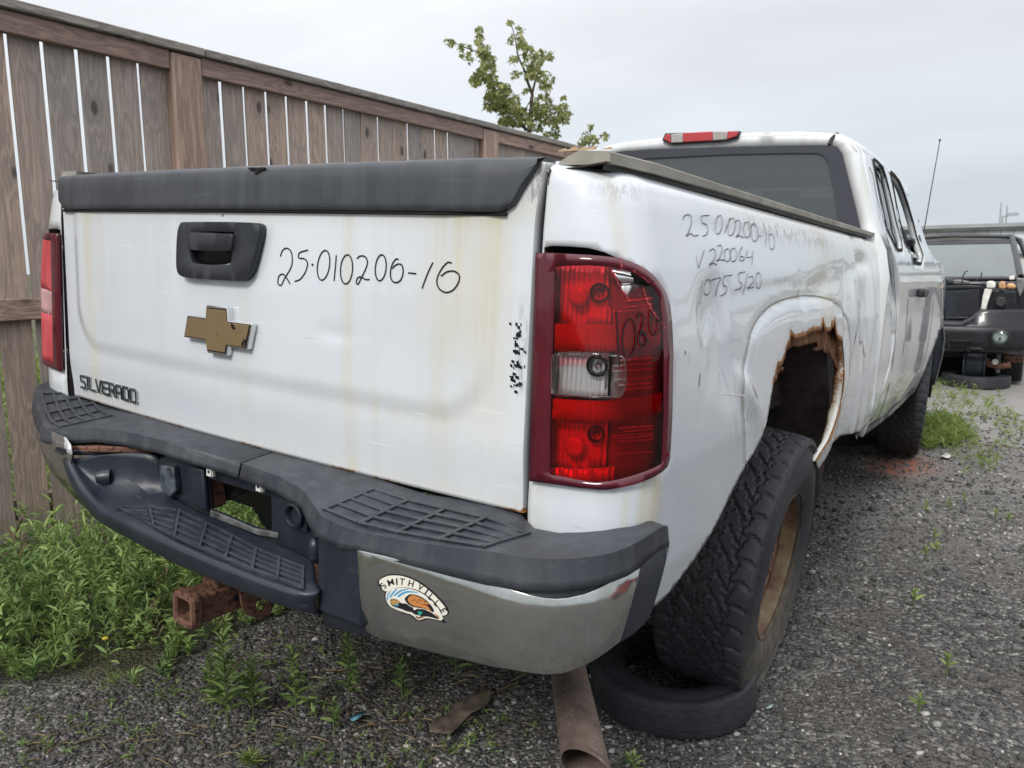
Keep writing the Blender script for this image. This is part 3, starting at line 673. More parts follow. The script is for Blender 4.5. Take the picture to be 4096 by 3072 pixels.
# ------------------------------------------------------------------ tail lamps
LOFF = .0105
lamp = bpy.data.objects.new('tail_lamp', None); COL.objects.link(lamp); lamp.parent = truck; lamp['label'] = 'cracked red tail lamp with a clear middle and a broken upper corner'
def lp(name, px, push, mat, holes=(), step=.02, fine=.008, solid=.0025, sm=45, parent=None, uv=None, push_f=None, side=1):
    o = uv or to_m(body_uv(px)); hs = [h for h in holes]
    P, F = triangulate(o, hs, step, fine)
    ps = push if push_f is None else push_f(P)
    V = skin(P[:, 0], P[:, 1], ps, side)
    return obj(name, V, F if side > 0 else [f[::-1] for f in F], mat, parent or lamp, sm, solid=solid, off=-1)
in_px = c3([(345, 186), (450, 178), (560, 176), (720, 186), (860, 232), (958, 298), (1012, 375), (1030, 540), (1038, 800), (1038, 1110), (1026, 1430), (900, 1486), (700, 1540), (600, 1548), (400, 1512), (312, 1500), (318, 1150), (330, 740)])
inn = to_m(body_uv(in_px))
lp('lens_frame', None, .011, 'maroon_lens', [inn], uv=lamp_uv, solid=.004)
crack = to_m(body_uv(c3([(705, 206), (728, 196), (745, 208), (768, 205), (766, 180), (800, 188), (850, 215), (905, 255), (935, 272), (968, 290), (975, 300), (940, 306), (905, 318), (880, 312), (852, 328), (838, 350), (812, 388), (795, 352), (765, 325), (735, 262)])))
b1t, b1b = [(340, 545), (520, 547), (700, 549), (880, 545), (1045, 534)], [(1026, 690), (880, 708), (720, 722), (520, 718), (334, 712)]
b2t, b2b = [(326, 1020), (500, 1030), (660, 1034), (860, 1014), (1052, 978)], [(1032, 1108), (900, 1140), (760, 1165), (650, 1176), (480, 1165), (320, 1150)]
top_px = [(345, 186), (450, 178), (560, 176), (720, 186), (860, 232), (965, 295), (1025, 372), (1045, 534)] + b1t[::-1][1:]
mid_px = [(334, 716)] + b1b[::-1][1:] + [(1052, 800), (1052, 978)] + b2t[::-1][1:]
clear_px = [(345, 737), (420, 730), (620, 733), (765, 744), (785, 760), (797, 810), (799, 880), (790, 940), (765, 998), (745, 1010), (620, 1008), (480, 1000), (345, 988), (334, 975), (334, 860), (338, 760)]
bot_px = [(318, 1152)] + b2b[::-1][1:] + [(1040, 1440), (900, 1500), (700, 1545), (600, 1548), (400, 1512), (312, 1500)]
clear_uv = to_m(body_uv(c3(clear_px)))
lp('red_lens', None, .0095, 'red_lens', [crack, clear_uv], solid=0, uv=inn)
lp('retro_band', c3(b1t + b1b), .006, 'retro_red', solid=.002); lp('retro_band', c3(b2t + b2b), .006, 'retro_red', solid=.002)
lp('clear_lens', c3(clear_px), .0125, 'clear_lens', solid=0)
mb = MB()
for a, c in zip(clear_uv, clear_uv[1:] + clear_uv[:1]):
    pass
rim = [skin(m, z, .0125) for m, z in smooth_poly(clear_uv, 1)]; mb.tube(rim + [rim[0]], .0022, 6, False); mb.build('clear_rim', 'clear_lens', lamp, smooth=60)
# chambers behind the lens
flat_mat('lamp_dark', (.30, .26, .26), .35, .3); flat_mat('lamp_black', (.03, .028, .03), .4)
bk = [(m + .0, z) for m, z in inn]
lp('reflector', None, -.034, 'reflector_bowl', uv=[(min(m, .175), z) for m, z in bk if True], step=.03, parent=lamp) if False else None
def chamber(pxs, push, mat, name='reflector'): return lp(name, c3(pxs), push, mat, step=.02, solid=.002)
chamber([(290, 165), (700, 165), (715, 560), (290, 560)], -.022, 'reflector_bowl'); chamber([(270, 1140), (690, 1160), (680, 1480), (262, 1480)], -.022, 'reflector_bowl'); chamber([(290, 715), (690, 718), (680, 1025), (280, 1020)], -.018, 'reflector_bowl')
chamber([(680, 120), (900, 150), (1100, 260), (1190, 420), (1200, 1450), (1050, 1560), (680, 1600)], -.028, 'lamp_dark', 'lamp_housing'); chamber([(262, 1470), (740, 1470), (740, 1570), (262, 1550)], -.012, 'reflector_bowl')
for zz in (470, 780, 815, 850, 905, 940, 965, 1215, 1235, 1262, 1278, 1300, 400, 440, 1380):     # horizontal moulded ribs
    x0 = random.choice((720, 760, 800)); q = to_m(body_uv(c3([(x0, zz + 6), ((x0 + 1010) / 2, zz - 2), (1012, zz - 12)]))); mb = MB(); mb.tube([skin(m, z, -.006) + np.array([-.0, 0, 0]) for m, z in q], .0016, 5); mb.build('reflector_rib', 'reflector_bowl', lamp, smooth=60)
def lampc(cx, cy, r, push, name, mat, holes=(), n=24):
    return lp(name, c3([(cx + r * math.cos(2 * math.pi * k / n), cy + r * 1.04 * math.sin(2 * math.pi * k / n)) for k in range(n)]), push, mat, step=.012, fine=.006)
flat_mat('retro_white', (.62, .5, .5), .3); lampc(470, 370, 68, -.004, 'round_reflector', 'retro_white'); lampc(445, 1335, 63, -.004, 'round_reflector', 'retro_white')
for (cx, cy, r) in ((622, 352, 66), (592, 1262, 58), (603, 822, 60)):
    c_ = to_m(body_uv(c3([(cx, cy)])))[0]; p0 = skin(c_[0], c_[1], -.020); p1 = skin(c_[0], c_[1], .0); dr = Vector(p1 - p0).normalized()
    M = Matrix.Translation(Vector(p0)) @ dr.to_track_quat('Z', 'Y').to_matrix().to_4x4(); rr = r * .00021 * 1.15
    mb = MB(); mb.lathe([(rr * 1.05, .004), (rr, .012), (rr * .85, .012), (rr * .8, .0), (rr * .7, -.012), (0.0001, -.014)], M, 24); mb.build('bulb_socket', 'lamp_black', lamp, smooth=40)
    if cx == 603: mb = MB(); mb.lathe([(rr * 1.35, .010), (rr * 1.25, .012), (rr * 1.1, .002), (rr * .8, -.008)], M, 28); mb.build('bulb_bowl', 'bright_chrome', lamp, smooth=50)
    mb = MB(); mb.lathe([(.0001, .016), (rr * .3, .013), (rr * .42, .004), (rr * .35, -.006), (rr * .3, -.012)], M, 16); mb.build('bulb', 'clear_lens', lamp, smooth=60)
lp('broken_reflector', c3([(705, 205), (745, 208), (840, 222), (880, 292), (800, 300), (768, 292), (735, 262)]), -.001, 'bright_chrome', step=.012); lp('broken_reflector', c3([(775, 308), (855, 305), (850, 325), (812, 380)]), .0, 'reflector_bowl', step=.012)
lp('housing_hole', c3([(766, 178), (850, 215), (935, 272), (975, 300), (905, 300), (850, 285), (835, 235)]), -.002, 'black_void', step=.012)
# shard edges of the break
mb = MB()
for st in ([(745, 208), (768, 205), (766, 180), (762, 128)], [(768, 180), (850, 215), (905, 255), (935, 280), (985, 295)], [(905, 318), (920, 370), (960, 450), (1010, 530), (1050, 580)], [(705, 206), (735, 262), (765, 325), (812, 388)], [(905, 318), (935, 420), (985, 500)]):
    q = to_m(body_uv(c3(st))); mb.tube([skin(m, z, .0105) for m, z in q], .0007, 5)
mb.build('crack_edge', 'retro_red', lamp)
pen([c3(L) for L in ([(733, 462), (742, 600), (746, 700), (753, 812)], ell(815, 635, 43, 120, .05), [(868, 512), (876, 488), (890, 478), (905, 495), (904, 540), (890, 590), (878, 640), (885, 678), (905, 686), (922, 655), (914, 605), (893, 592)], [(890, 600), (915, 620), (938, 665)], [(985, 436), (960, 455), (948, 510), (955, 580), (975, 615), (998, 580), (1004, 510)])], .0125, 'marker_writing', lamp, .0024)
flat_mat('lamp_grey', (.45, .27, .27), .4)
# left lamp: simpler, seen from the edge
lampL = bpy.data.objects.new('tail_lamp', None); COL.objects.link(lampL); lampL.parent = truck
lp('lens_frame', None, .014, 'maroon_lens', [inn], uv=lamp_uv, parent=lampL, side=-1, solid=.01)
lp('red_lens', None, .013, 'retro_red', [clear_uv], uv=inn, parent=lampL, side=-1); lp('clear_lens', None, .013, 'lamp_grey', uv=clear_uv, parent=lampL, side=-1)


LOFF = 0.0
# ------------------------------------------------------------------ bed structure, underbody
for s in (-1, 1):
    mb = MB()
    mb.sheet([[(s * .803, .005 + .0 * t, z), (s * .80, .06, z), (s * .78, .3, z), (s * .80, 2.3, z)] for z in (-.02, .2, .4, .6)])
    mb.sheet([[(s * .80, y, .60), (s * .90, y, .612)] for y in (.02, 1, 2.3)])
    mb.build('bed_inner_wall', 'undercoat', truck, solid=.002)
mb = MB(); mb.box(-.8, .8, .05, 2.3, -.01, .01); mb.box(-.8, .8, 2.27, 2.3, 0, .58); mb.build('bed_floor', 'undercoat', truck)
mb = MB()
for s in (-1, 1): mb.box(s * .42 - .04, s * .42 + .04, -.02, 5.3, -.26, -.12)
for y in (.15, 1.6, 2.6, 4.1): mb.box(-.42, .42, y, y + .09, -.24, -.15)
mb.build('frame_rail', 'dark_metal', truck, bevel=.006)
WC, WR = np.array([.838, 1.14, -.425]), .412             # rear wheel centre (middle of tread) and radius
mb = MB(); mb.tube([(-.84, 1.14, -.425), (.80, 1.14, -.425)], .045, 12); mb.lathe([(.001, -.16), (.1, -.14), (.15, 0), (.1, .14), (.001, .16)], Matrix.Translation((0, 1.14, -.425)), 16); mb.build('rear_axle', 'dark_metal', truck, smooth=40)
mb = MB()
for s in (-1, 1): mb.tube([(s * .52, .45, -.20), (s * .52, .8, -.36), (s * .52, 1.14, -.38), (s * .52, 1.5, -.36), (s * .52, 1.9, -.2)], .025, 6)
mb.build('leaf_spring', 'rusty_pipe', truck, smooth=40)
for s in (1, -1):                                         # wheelhouse liners
    mb = MB(); rows = []
    for a in np.linspace(-.35, math.pi - .25, 30):
        rows.append([(s * .955, 1.18 + .545 * math.cos(a), -.17 + .48 * math.sin(a)), (s * .80, 1.18 + .53 * math.cos(a), -.17 + .465 * math.sin(a)), (s * .60, 1.18 + .53 * math.cos(a), -.17 + .465 * math.sin(a))])
    mb.sheet(rows); mb.box(min(s * .595, s * .605), max(s * .595, s * .605), .6, 1.75, -.3, .3); mb.build('wheelhouse', 'undercoat', truck, smooth=40, solid=.002)

# ------------------------------------------------------------------ bed rail moulding lying loose on the bedside
def railpts(): 
    out = []
    for X_, Yt, Yb, xx_ in ((1305, 322, 352, .900), (1420, 352, 378, .906), (1560, 398, 416, .914), (1700, 443, 457, .922), (1800, 475, 487, .926), (1890, 503, 512, .93)):
        a, c = tp(X_, Yt, 'x', xx_), tp(X_, Yb, 'x', xx_); out.append((xx_, a[1], a[2], c[2]))
    return out
rp = railpts(); rp[0] = (rp[0][0], .03, rp[0][2], rp[0][3])
flat_mat('weathered_alloy', (.30, .285, .245), .6, .2, var=.35, sc=9)
rows = []
for i, (x0, y0, zt, zb) in enumerate(rp):
    zi = zt - .006 - .004
    rows.append([(x0 - .004, y0, zb + .001), (x0, y0, zb + .002), (x0, y0, zt - .002), (x0 - .003, y0, zt), (x0 - .055, y0 - .004, zt + .003 - .002 * i / 5), (x0 - .093, y0 - (.0 if i else -.006), zi), (x0 - .098, y0, zi - .009), (x0 - .05, y0, zb + .001)])
mb = MB(); mb.sheet([r + [r[0]] for r in rows]); m_ = len(rows[0]) + 1; mb.F += [tuple(range(m_ - 1))[::-1], tuple((len(rows) - 1) * m_ + i for i in range(m_ - 1))]
rl = mb.build('bed_rail_moulding', 'weathered_alloy', truck, smooth=30); rl['label'] = 'weathered grey rail moulding lifting off the right bedside'
mb = MB(); mb.sheet([[(x0 - .085, y0, zb - .004), (x0 - .012, y0, zb - .008), (x0 - .010, y0, zb + .002), (x0 - .085, y0, zb + .002)] for x0, y0, zt, zb in rp]); mb.build('rail_gasket', 'black_trim', truck)
mb = MB()
for k in range(14): 
    a = random.uniform(.80, .89); mb.add([(a, .03, .632), (a + random.uniform(.004, .02), .032, .6325), (a + .01, .035, .6325 + random.uniform(.003, .008)), (a - .004, .034, .634)], [(0, 1, 2, 3)])
flat_mat('dead_leaf', (.32, .22, .13), .8); mb.build('debris_crumb', 'dead_leaf', truck)
mb = MB(); mb.prism([(-.90, .05, .615), (-.82, .05, .615), (-.80, .05, .64), (-.88, .05, .64)], (0, 2.25, 0)); mb.build('bed_rail_moulding', 'weathered_alloy', truck)

# ------------------------------------------------------------------ rear bumper
def F_bump(p, off=0.0):
    x_, y_, z_ = p.T; b = np.where(z_ < -.11, .018 * ((-.11 - z_) / .1) ** 2, .012 * ((z_ + .11) / .08) ** 6)
    Y0 = -.207 + b - off; X0 = 1.032 - b * .6 + off; r_ = .17; qx, qy = np.abs(x_) - (X0 - r_), (Y0 + r_) - y_
    return np.hypot(np.maximum(qx, 0), np.maximum(qy, 0)) + np.minimum(np.maximum(qx, qy), 0) - r_
def bump_pt(mm, z, off=0.0, side=1):          # mm: metric path, 0 at x=.5 on the rear face
    mm = np.asarray(mm, float); z = np.asarray(z, float)
    b = np.where(z < -.11, .018 * ((-.11 - z) / .1) ** 2, .012 * ((z + .11) / .08) ** 6)
    Y0 = -.207 + b - off; X0 = 1.032 - b * .6 + off; r_ = .17; L1 = .362; L2 = r_ * math.pi / 2
    a = np.clip((mm - L1) / L2, 0, 1) * math.pi / 2
    x_ = np.where(mm < L1, .5 + mm * (X0 - r_ - .5) / L1, X0 - r_ + r_ * np.sin(a)); y_ = np.where(mm < L1, Y0, np.where(mm < L1 + L2, Y0 + r_ - r_ * np.cos(a), Y0 + r_ + mm - L1 - L2))
    return np.stack([x_ * side, y_, z + 0 * x_], -1)
def bump_uv(px):
    out = []
    for X_, Y_ in px:
        p = march(X_, Y_, F_bump, .6, 2.6)
        if p is None: print('bump miss', X_, Y_); continue
        z = p[2]; b = .018 * ((-.11 - z) / .1) ** 2 if z < -.11 else .012 * ((z + .11) / .08) ** 6
        Y0 = -.207 + b; X0 = 1.032 - b * .6; r_ = .17; L1 = .362
        if p[1] > Y0 + r_: m = L1 + r_ * math.pi / 2 + p[1] - Y0 - r_
        elif p[0] < X0 - r_: m = (p[0] - .5) / (X0 - r_ - .5) * L1
        else: m = L1 + r_ * math.atan2(p[0] - (X0 - r_), (Y0 + r_) - p[1])
        out.append((m, z))
    return out
def bp(name, uv, off, mat, solid=.004, holes=(), step=.03, fine=.015, side=1, parent=None, **k):
    P, F = triangulate(uv, list(holes), step, fine); V = bump_pt(P[:, 0], P[:, 1], off, side)
    return obj(name, V, F if side > 0 else [f[::-1] for f in F], mat, parent or bumper, 45, solid=solid, off=-1, **k)
bumper = bpy.data.objects.new('rear_bumper', None); COL.objects.link(bumper); bumper.parent = truck
plate_px = [(773, 1187), (860, 1206), (940, 1227), (1020, 1248), (1100, 1269), (1174, 1289), (1200, 1291), (1225, 1289), (1260, 1281), (1310, 1258), (1350, 1234), (1380, 1215), (1382, 1225), (1370, 1275), (1338, 1384), (1312, 1404), (1266, 1433), (1215, 1452), (1180, 1455), (1100, 1443), (1010, 1425), (900, 1399), (810, 1374), (792, 1362), (784, 1320), (776, 1250)]
plate_uv = bump_uv(plate_px)
pl = bp('chrome_plate', plate_uv, .003, 'chrome', .003, bevel=.0018); pl['label'] = 'dull chrome bumper corner plate carrying the sticker'
LY = lambda x, z=-.11: -.205 + .42 * np.maximum(0, np.abs(x) - .48) ** 1.2 + np.where(z < -.11, .018 * ((-.11 - z) / .1) ** 2, .012 * (np.minimum(z + .11, .068) / .08) ** 6)
F_left = lambda p: LY(p[:, 0], p[:, 2]) - p[:, 1]
c9 = lambda L: [(a * .3228, 799 + c_ * .3228) for a, c_ in L]
lc = [march(X_, Y_, F_left, .8, 3.4) for X_, Y_ in c9([(228, 350), (280, 378), (350, 412), (440, 455), (470, 500), (480, 560), (470, 640), (500, 760), (590, 905), (640, 985), (560, 915), (470, 825), (390, 735), (320, 640), (275, 540), (245, 440)])]
P, F = triangulate([(p[0], p[2]) for p in lc if p is not None], [], .03, .015); obj('chrome_plate', np.c_[P[:, 0], LY(P[:, 0], P[:, 1]), P[:, 1]], F, 'chrome', bumper, 45, solid=.003, off=-1)
def sweep(o):
    for v_ in o.data.vertices:
        if v_.co.x < -.48: v_.co.y += .42 * (-v_.co.x - .48) ** 1.2
end_px = [(1378, 1200), (1395, 1172), (1420, 1153), (1437, 1146), (1445, 1155), (1447, 1178), (1440, 1210), (1427, 1262), (1413, 1310), (1403, 1335), (1385, 1356), (1340, 1388), (1300, 1412), (1250, 1436), (1200, 1448), (1150, 1440), (1010, 1418), (860, 1385), (792, 1372), (755, 1368), (700, 1354), (694, 1300), (690, 1190), (692, 1130), (745, 1160), (800, 1165), (860, 1180), (1000, 1215), (1174, 1270), (1260, 1260), (1330, 1228)]
end_uv = bump_uv(end_px); bp('bumper_shell', end_uv, -.001, 'dark_plastic', .02, bevel=.004)
P, F = triangulate([(-1.0, -.045), (-.45, -.06), (-.45, -.16), (-.75, -.15), (-.98, -.12)][::-1], [], .05, .04); obj('bumper_shell', np.c_[P[:, 0], LY(P[:, 0], -.1) + .03, P[:, 1]], F, 'dark_plastic', bumper, 45, solid=.01)
# top pads: (inner, crease, low edge) stations
def pad(side, name):
    S = [((.13, -.006, .0), (.155, -.118, -.002), (.155, -.126, -.033)), ((.30, -.006, .0), (.28, -.124, -.004), (.28, -.132, -.037)), ((.40, -.008, 0), (.375, -.143, -.008), (.375, -.150, -.043)), ((.46, -.008, -.002), (.445, -.180, -.014), (.44, -.188, -.052)),
         ((.52, -.01, -.004), (.49, -.202, -.019), (.487, -.212, -.056)), ((.58, -.01, -.006), (.552, -.205, -.024), (.55, -.214, -.062)), ((.62, .0, -.004), (.585, -.200, -.026), (.585, -.2075, -.058)), ((.72, .008, -.001), (.70, -.200, -.014), (.70, -.2085, -.052)),
         ((.78, .008, -.004), (.79, -.200, -.002), (.79, -.2085, -.047)), ((.82, -.012, -.014), (.858, -.199, .009), (.858, -.208, -.042))]
    for a in np.linspace(.2, 1, 7):
        an = a * math.pi / 2; S.append(((.84 + .14 * a, -.015 + .05 * a, -.020 + .034 * a), (.862 + .165 * math.sin(an), -.035 - .165 * math.cos(an), .010 + .010 * a), (.862 + .172 * math.sin(an), -.035 - .174 * math.cos(an), -.040 + .018 * a)))
    S += [((.99, .055, .016), (1.031, .0, .022), (1.036, .0, -.015)), ((.995, .070, .018), (1.033, .03, .025), (1.038, .032, -.012)), ((1.0, .080, .018), (1.034, .056, .023), (1.039, .060, -.015)), ((1.004, .086, .010), (1.033, .071, .019), (1.037, .075, -.017)), ((1.006, .088, -.004), (1.026, .083, .004), (1.030, .087, -.018))]
    rows = []
    for inn_, cr_, lo_ in S:
        i_, c_, l_ = map(np.array, (inn_, cr_, lo_)); r = [i_ + np.array([0, 0, -.03]), i_]
        for t in (.2, .4, .6, .8, .92): r.append(i_ + (c_ - i_) * t)
        r += [c_, c_ + (l_ - c_) * .35, c_ + (l_ - c_) * .7, l_]
        rows.append([(p[0] * side, p[1], p[2]) for p in r])
    if side < 0: rows[:0] = [[(p[0] * -1 - .008, p[1], p[2]) for p in rows[0]]]
    if False: rows[:0] = [[(p[0] - .055 + (.05 * (k / 11)), p[1] + .0, p[2]) for k, p in enumerate(rows[0])]]
    mb = MB(); mb.sheet(rows if side > 0 else rows[::-1]); return mb.build(name, 'charcoal_plastic', bumper, smooth=50, solid=.006)
pad(1, 'step_pad'); sweep(pad(-1, 'step_pad'))
# treads on the corner pads: raised bars round recessed cells
for s in (1, -1):
    mb = MB()
    def T(u, v):                              # u along x, v front to back on the pad
        x_ = .475 + u * .36; i_ = np.interp(x_, [.5, .58, .72, .78, .82], [-.004, -.006, -.001, -.004, -.016]); c_ = np.interp(x_, [.49, .585, .70, .79, .86], [-.019, -.026, -.014, -.002, .009])
        y_ = -.055 - v * .125; return (s * x_, y_, c_ + (i_ - c_) * (1 - (.055 + v * .125) / .20) + .0012)
    for v in (0, .25, .5, .75, 1):
        for u0 in (0, .25, .5, .75):
            P4 = [T(u0 + .01, v - .03), T(u0 + .235, v - .03), T(u0 + .235, v + .03), T(u0 + .01, v + .03)]; mb.prism(P4 if s < 0 else P4[::-1], (0, 0, .0042))
    for u in (0, .25, .5, .75, 1):
        P4 = [T(u - .012, -.04), T(u + .012, -.04), T(u + .012, 1.04), T(u - .012, 1.04)]; mb.prism(P4 if s < 0 else P4[::-1], (0, 0, .0046))
    sweep(mb.build('tread_bar', 'charcoal_plastic', bumper, bevel=.0015))
# centre: one moulding that is the notch wall on the left and the low step
c9 = lambda L: [(a * .3228, 799 + c_ * .3228) for a, c_ in L]
def hp(q, p0, n): X_, Y_ = c9([q])[0]; d = ray(RT, X_, Y_); n = np.array(n, float); return CT + d * (np.dot(np.array(p0) - CT, n) / np.dot(d, n))
WALL = ((-.42, -.2, 0), (-.11, .24, 0)); ZS = ((0, 0, -.150), (0, 0, 1)); Yp = lambda y: ((0, y, 0), (0, 1, 0))
bot = [((425, 600), -.198), ((462, 745), -.200), ((545, 895), -.205), ((640, 1005), -.215), ((705, 1048), -.221), ((800, 1100), -.228), ((1050, 1238), -.236), ((1290, 1358), -.238), ((1740, 1532), -.236), ((2000, 1624), -.228), ((2130, 1645), -.205)]
lip = [((438, 592), -.206), ((500, 735), -.212), ((585, 868), -.222), ((680, 950), -.234), ((745, 982), -.239), ((860, 1035), -.245), ((1090, 1150), -.251), ((1340, 1265), -.252), ((1740, 1425), -.250), ((2020, 1518), -.243), ((2112, 1500), -.222)]
m1 = [((460, 596), WALL), ((590, 740), WALL), ((690, 850), None), ((790, 905), ZS), ((840, 920), ZS), ((960, 985), ZS), ((1180, 1085), ZS), ((1420, 1190), ZS), ((1760, 1335), ZS), ((1990, 1420), ZS), ((2112, 1440), ZS)]
m2 = [((520, 590), WALL), ((700, 670), WALL), ((860, 740), WALL), ((960, 810), None), ((1000, 840), ZS), ((1130, 890), ZS), ((1310, 1010), ZS), ((1520, 1090), ZS), ((1800, 1230), ZS), ((1990, 1310), ZS), ((2112, 1370), ZS)]
bk2 = [((700, 566), WALL), ((860, 553), WALL), ((1000, 552), WALL), ((1085, 580), WALL), ((1110, 825), ZS), ((1290, 940), ZS), ((1400, 985), ZS), ((1600, 1062), ZS), ((1860, 1165), ZS), ((1990, 1225), ZS), ((2112, 1290), ZS)]
rows = [[hp(q, *Yp(y)) + np.array([0, .02, .0]) for q, y in bot], [hp(q, *Yp(y)) for q, y in bot], [hp(q, *Yp(y)) * .55 + hp(q2, *Yp(y2)) * .45 + np.array([0, -.003, 0]) for (q, y), (q2, y2) in zip(bot, lip)], [hp(q, *Yp(y)) for q, y in lip]]
rows.append([p + np.array([.006, .010, .0015]) for p in rows[3]])
for L in (m1, m2, bk2): rows.append([(hp(q, *pl_) if pl_ else (hp(q, *WALL) + hp(q, *ZS)) / 2) for q, pl_ in L])
mb = MB(); mb.sheet([list(c_) for c_ in zip(*rows)]); st_o = mb.build('low_step', 'dark_plastic', bumper, smooth=70)
for md in (('SUBSURF', dict(levels=2, render_levels=2)), ('SOLIDIFY', dict(thickness=.006, offset=0.0))):
    m_ = st_o.modifiers.new(md[0].lower(), md[0]); [setattr(m_, k, v_) for k, v_ in md[1].items()]
def T2(u, v):                                 # u along the step, v back (0) to front (1)
    qa = np.array([hp(q, *ZS) for q in ((770, 925), (1150, 925), (1480, 1075), (1760, 1225), (2040, 1330))]); qb = np.array([hp(q, *ZS) for q in ((900, 985), (1120, 1110), (1420, 1240), (1740, 1370), (2035, 1470))])
    i = u * 4; k = min(int(i), 3); a_ = qa[k] + (qa[k + 1] - qa[k]) * (i - k); b_ = qb[k] + (qb[k + 1] - qb[k]) * (i - k); return tuple(a_ + (b_ - a_) * v + np.array([0, 0, .0015]))
mb = MB()
for v in np.linspace(.03, .97, 5):
    for u0 in np.arange(0, 1, 1 / 7): mb.prism([T2(u0 + .004, v - .035), T2(u0 + .132, v - .035), T2(u0 + .132, v + .035), T2(u0 + .004, v + .035)][::-1], (0, 0, .0038))
for u in np.linspace(.01, .99, 8): mb.prism([T2(max(0, u - .008), 0), T2(min(1, u + .008), 0), T2(min(1, u + .008), 1), T2(max(0, u - .008), 1)][::-1], (0, 0, .0046))
mb.build('tread_bar', 'charcoal_plastic', bumper, bevel=.0012)
# left notch wall (pushed-out fascia), right notch wall
def wedge(name, pl_, z0, z1, mat='dark_plastic', bev=.008):
    mb = MB(); n = len(pl_); mb.V = [(a, c, z0) for a, c in pl_] + [(a, c, z1 if not callable(z1) else z1(a)) for a, c in pl_]
    mb.F = [tuple(range(n))[::-1], tuple(range(n, 2 * n))] + [(i, (i + 1) % n, n + (i + 1) % n, n + i) for i in range(n)]
    return mb.build(name, mat, bumper, bevel=bev)
wedge('notch_fascia', [(-.50, -.198), (-.425, -.202), (-.30, -.10), (-.20, -.03), (-.20, .0), (-.50, .0)], -.075, -.062, bev=.003)
wedge('notch_fascia', [(.485, -.208), (.60, -.206), (.60, .0), (.36, .0), (.36, -.055), (.44, -.12), (.478, -.17)], -.20, -.045)
# back wall with licence opening
yb_ = -.095; bxz = lambda L: [(hp(q, *Yp(yb_))[0], hp(q, *Yp(yb_))[2]) for q in L]
bw = bxz([(1062, 600), (1062, 830), (1250, 955), (1300, 975), (1400, 988), (1500, 1040), (1600, 1085), (1750, 1122), (1860, 1165), (1930, 1200), (2050, 1262), (2140, 1310), (2150, 1000), (2190, 800), (1700, 560), (1300, 480)])
hl = bxz([(1392, 726), (1500, 755), (1650, 800), (1815, 850), (1818, 960), (1820, 1078), (1700, 1052), (1560, 992), (1412, 930)])
P, F = triangulate(bw, [hl], .05, .03); V = np.c_[P[:, 0], yb_ + 0 * P[:, 0], np.minimum(P[:, 1], -.028)]
obj('back_panel', V, F, 'dark_plastic', bumper, 40, solid=.006, bevel=.002)
strap = [hp(q, *Yp(yb_ - .004)) for q in ((1405, 935), (1560, 1000), (1700, 1062), (1855, 1090), (1858, 1130), (1700, 1105), (1550, 1050), (1405, 985))]
mb = MB(); mb.prism(strap[::-1], (0, .004, 0)); flat_mat('scuffed_plastic', (.10, .105, .105), .6, var=.8, sc=25); mb.build('back_panel_strap', 'scuffed_plastic', bumper, bevel=.002)
mb = MB(); mb.prism([hp(q, *Yp(yb_ - .003)) for q in ((1300, 640), (1385, 660), (1408, 940), (1320, 900))][::-1], (0, -.012, 0)); mb.build('back_panel_rib', 'dark_plastic', bumper, bevel=.004)
mb = MB(); mb.prism([hp(q, *Yp(-.07)) for q in ((1385, 715), (1412, 725), (1440, 915), (1405, 935))][::-1], (0, .03, 0)); mb.prism([hp(q, *Yp(-.07)) for q in ((1390, 715), (1820, 838), (1820, 850), (1400, 730))][::-1], (0, .02, 0)); mb.build('bumper_beam_edge', 'rusty_steel', bumper)
mb = MB(); mb.prism([hp(q, *Yp(-.03)) for q in ((1400, 700), (1660, 800), (1560, 850), (1440, 900), (1400, 920))][::-1], (0, .03, 0)); mb.build('frame_gusset', 'black_void', bumper)
# rusty beam showing under the left pad, grey lamp box, pods, clips, socket, latch knob
mb = MB(); mb.prism([(-.43, -.190, -.072), (-.20, -.09, -.050), (-.15, -.06, -.05), (-.15, -.03, -.05), (-.43, -.15, -.072)], (0, 0, .016)); mb.box(-.165, -.13, -.075, -.03, -.12, -.045); mb.build('bumper_beam', 'rusty_steel', bumper, bevel=.004)
mb = MB(); M = Matrix.Rotation(.25, 4, 'Z'); mb.prism([(-.175, -.085, -.066), (-.115, -.085, -.060), (-.108, -.085, -.118), (-.135, -.085, -.140), (-.17, -.085, -.126)], (.014, -.03, 0))
flat_mat('chalky_plastic', (.045, .055, .068), .55, var=.9, sc=40); mb.build('licence_lamp', 'chalky_plastic', bumper, bevel=.005)
c_ = tp(235, 1030, 'y', -.155); mb = MB(); M = Matrix.Translation(Vector(c_)) @ Matrix.Rotation(.9, 4, 'Z') @ Matrix.Scale(1, 4)
mb.lathe([(.001, -.030), (.014, -.026), (.020, -.012), (.021, .004)], M @ Matrix.Rotation(math.pi / 2, 4, 'Y'), 20); mb.build('licence_lamp_pod', 'dark_plastic', bumper, smooth=40)
mb = MB(); mb.lathe([(.0001, .002), (.017, .003), (.019, .0)], M @ Matrix.Translation((.003, 0, 0)) @ Matrix.Rotation(math.pi / 2, 4, 'Y'), 16); mb.build('licence_lamp_lens', 'pale_glass', bumper, smooth=60)
for X_, Y_ in ((456, 1018), (563, 1050)):
    c_ = tp(X_, Y_, 'y', -.112); mb = MB(); mb.box(c_[0] - .009, c_[0] + .007, c_[1] - .006, c_[1] + .004, c_[2] - .011, c_[2] + .010); mb.box(c_[0] + .0075, c_[0] + .010, c_[1] - .004, c_[1] + .004, c_[2] - .011, c_[2] + .006); mb.build('white_clip', 'white_plastic', bumper, bevel=.001)
    mb = MB(); mb.tube([(c_[0], c_[1] - .0072, c_[2]), (c_[0], c_[1], c_[2])], .0035, 8); mb.build('clip_hole', 'black_void', bumper)
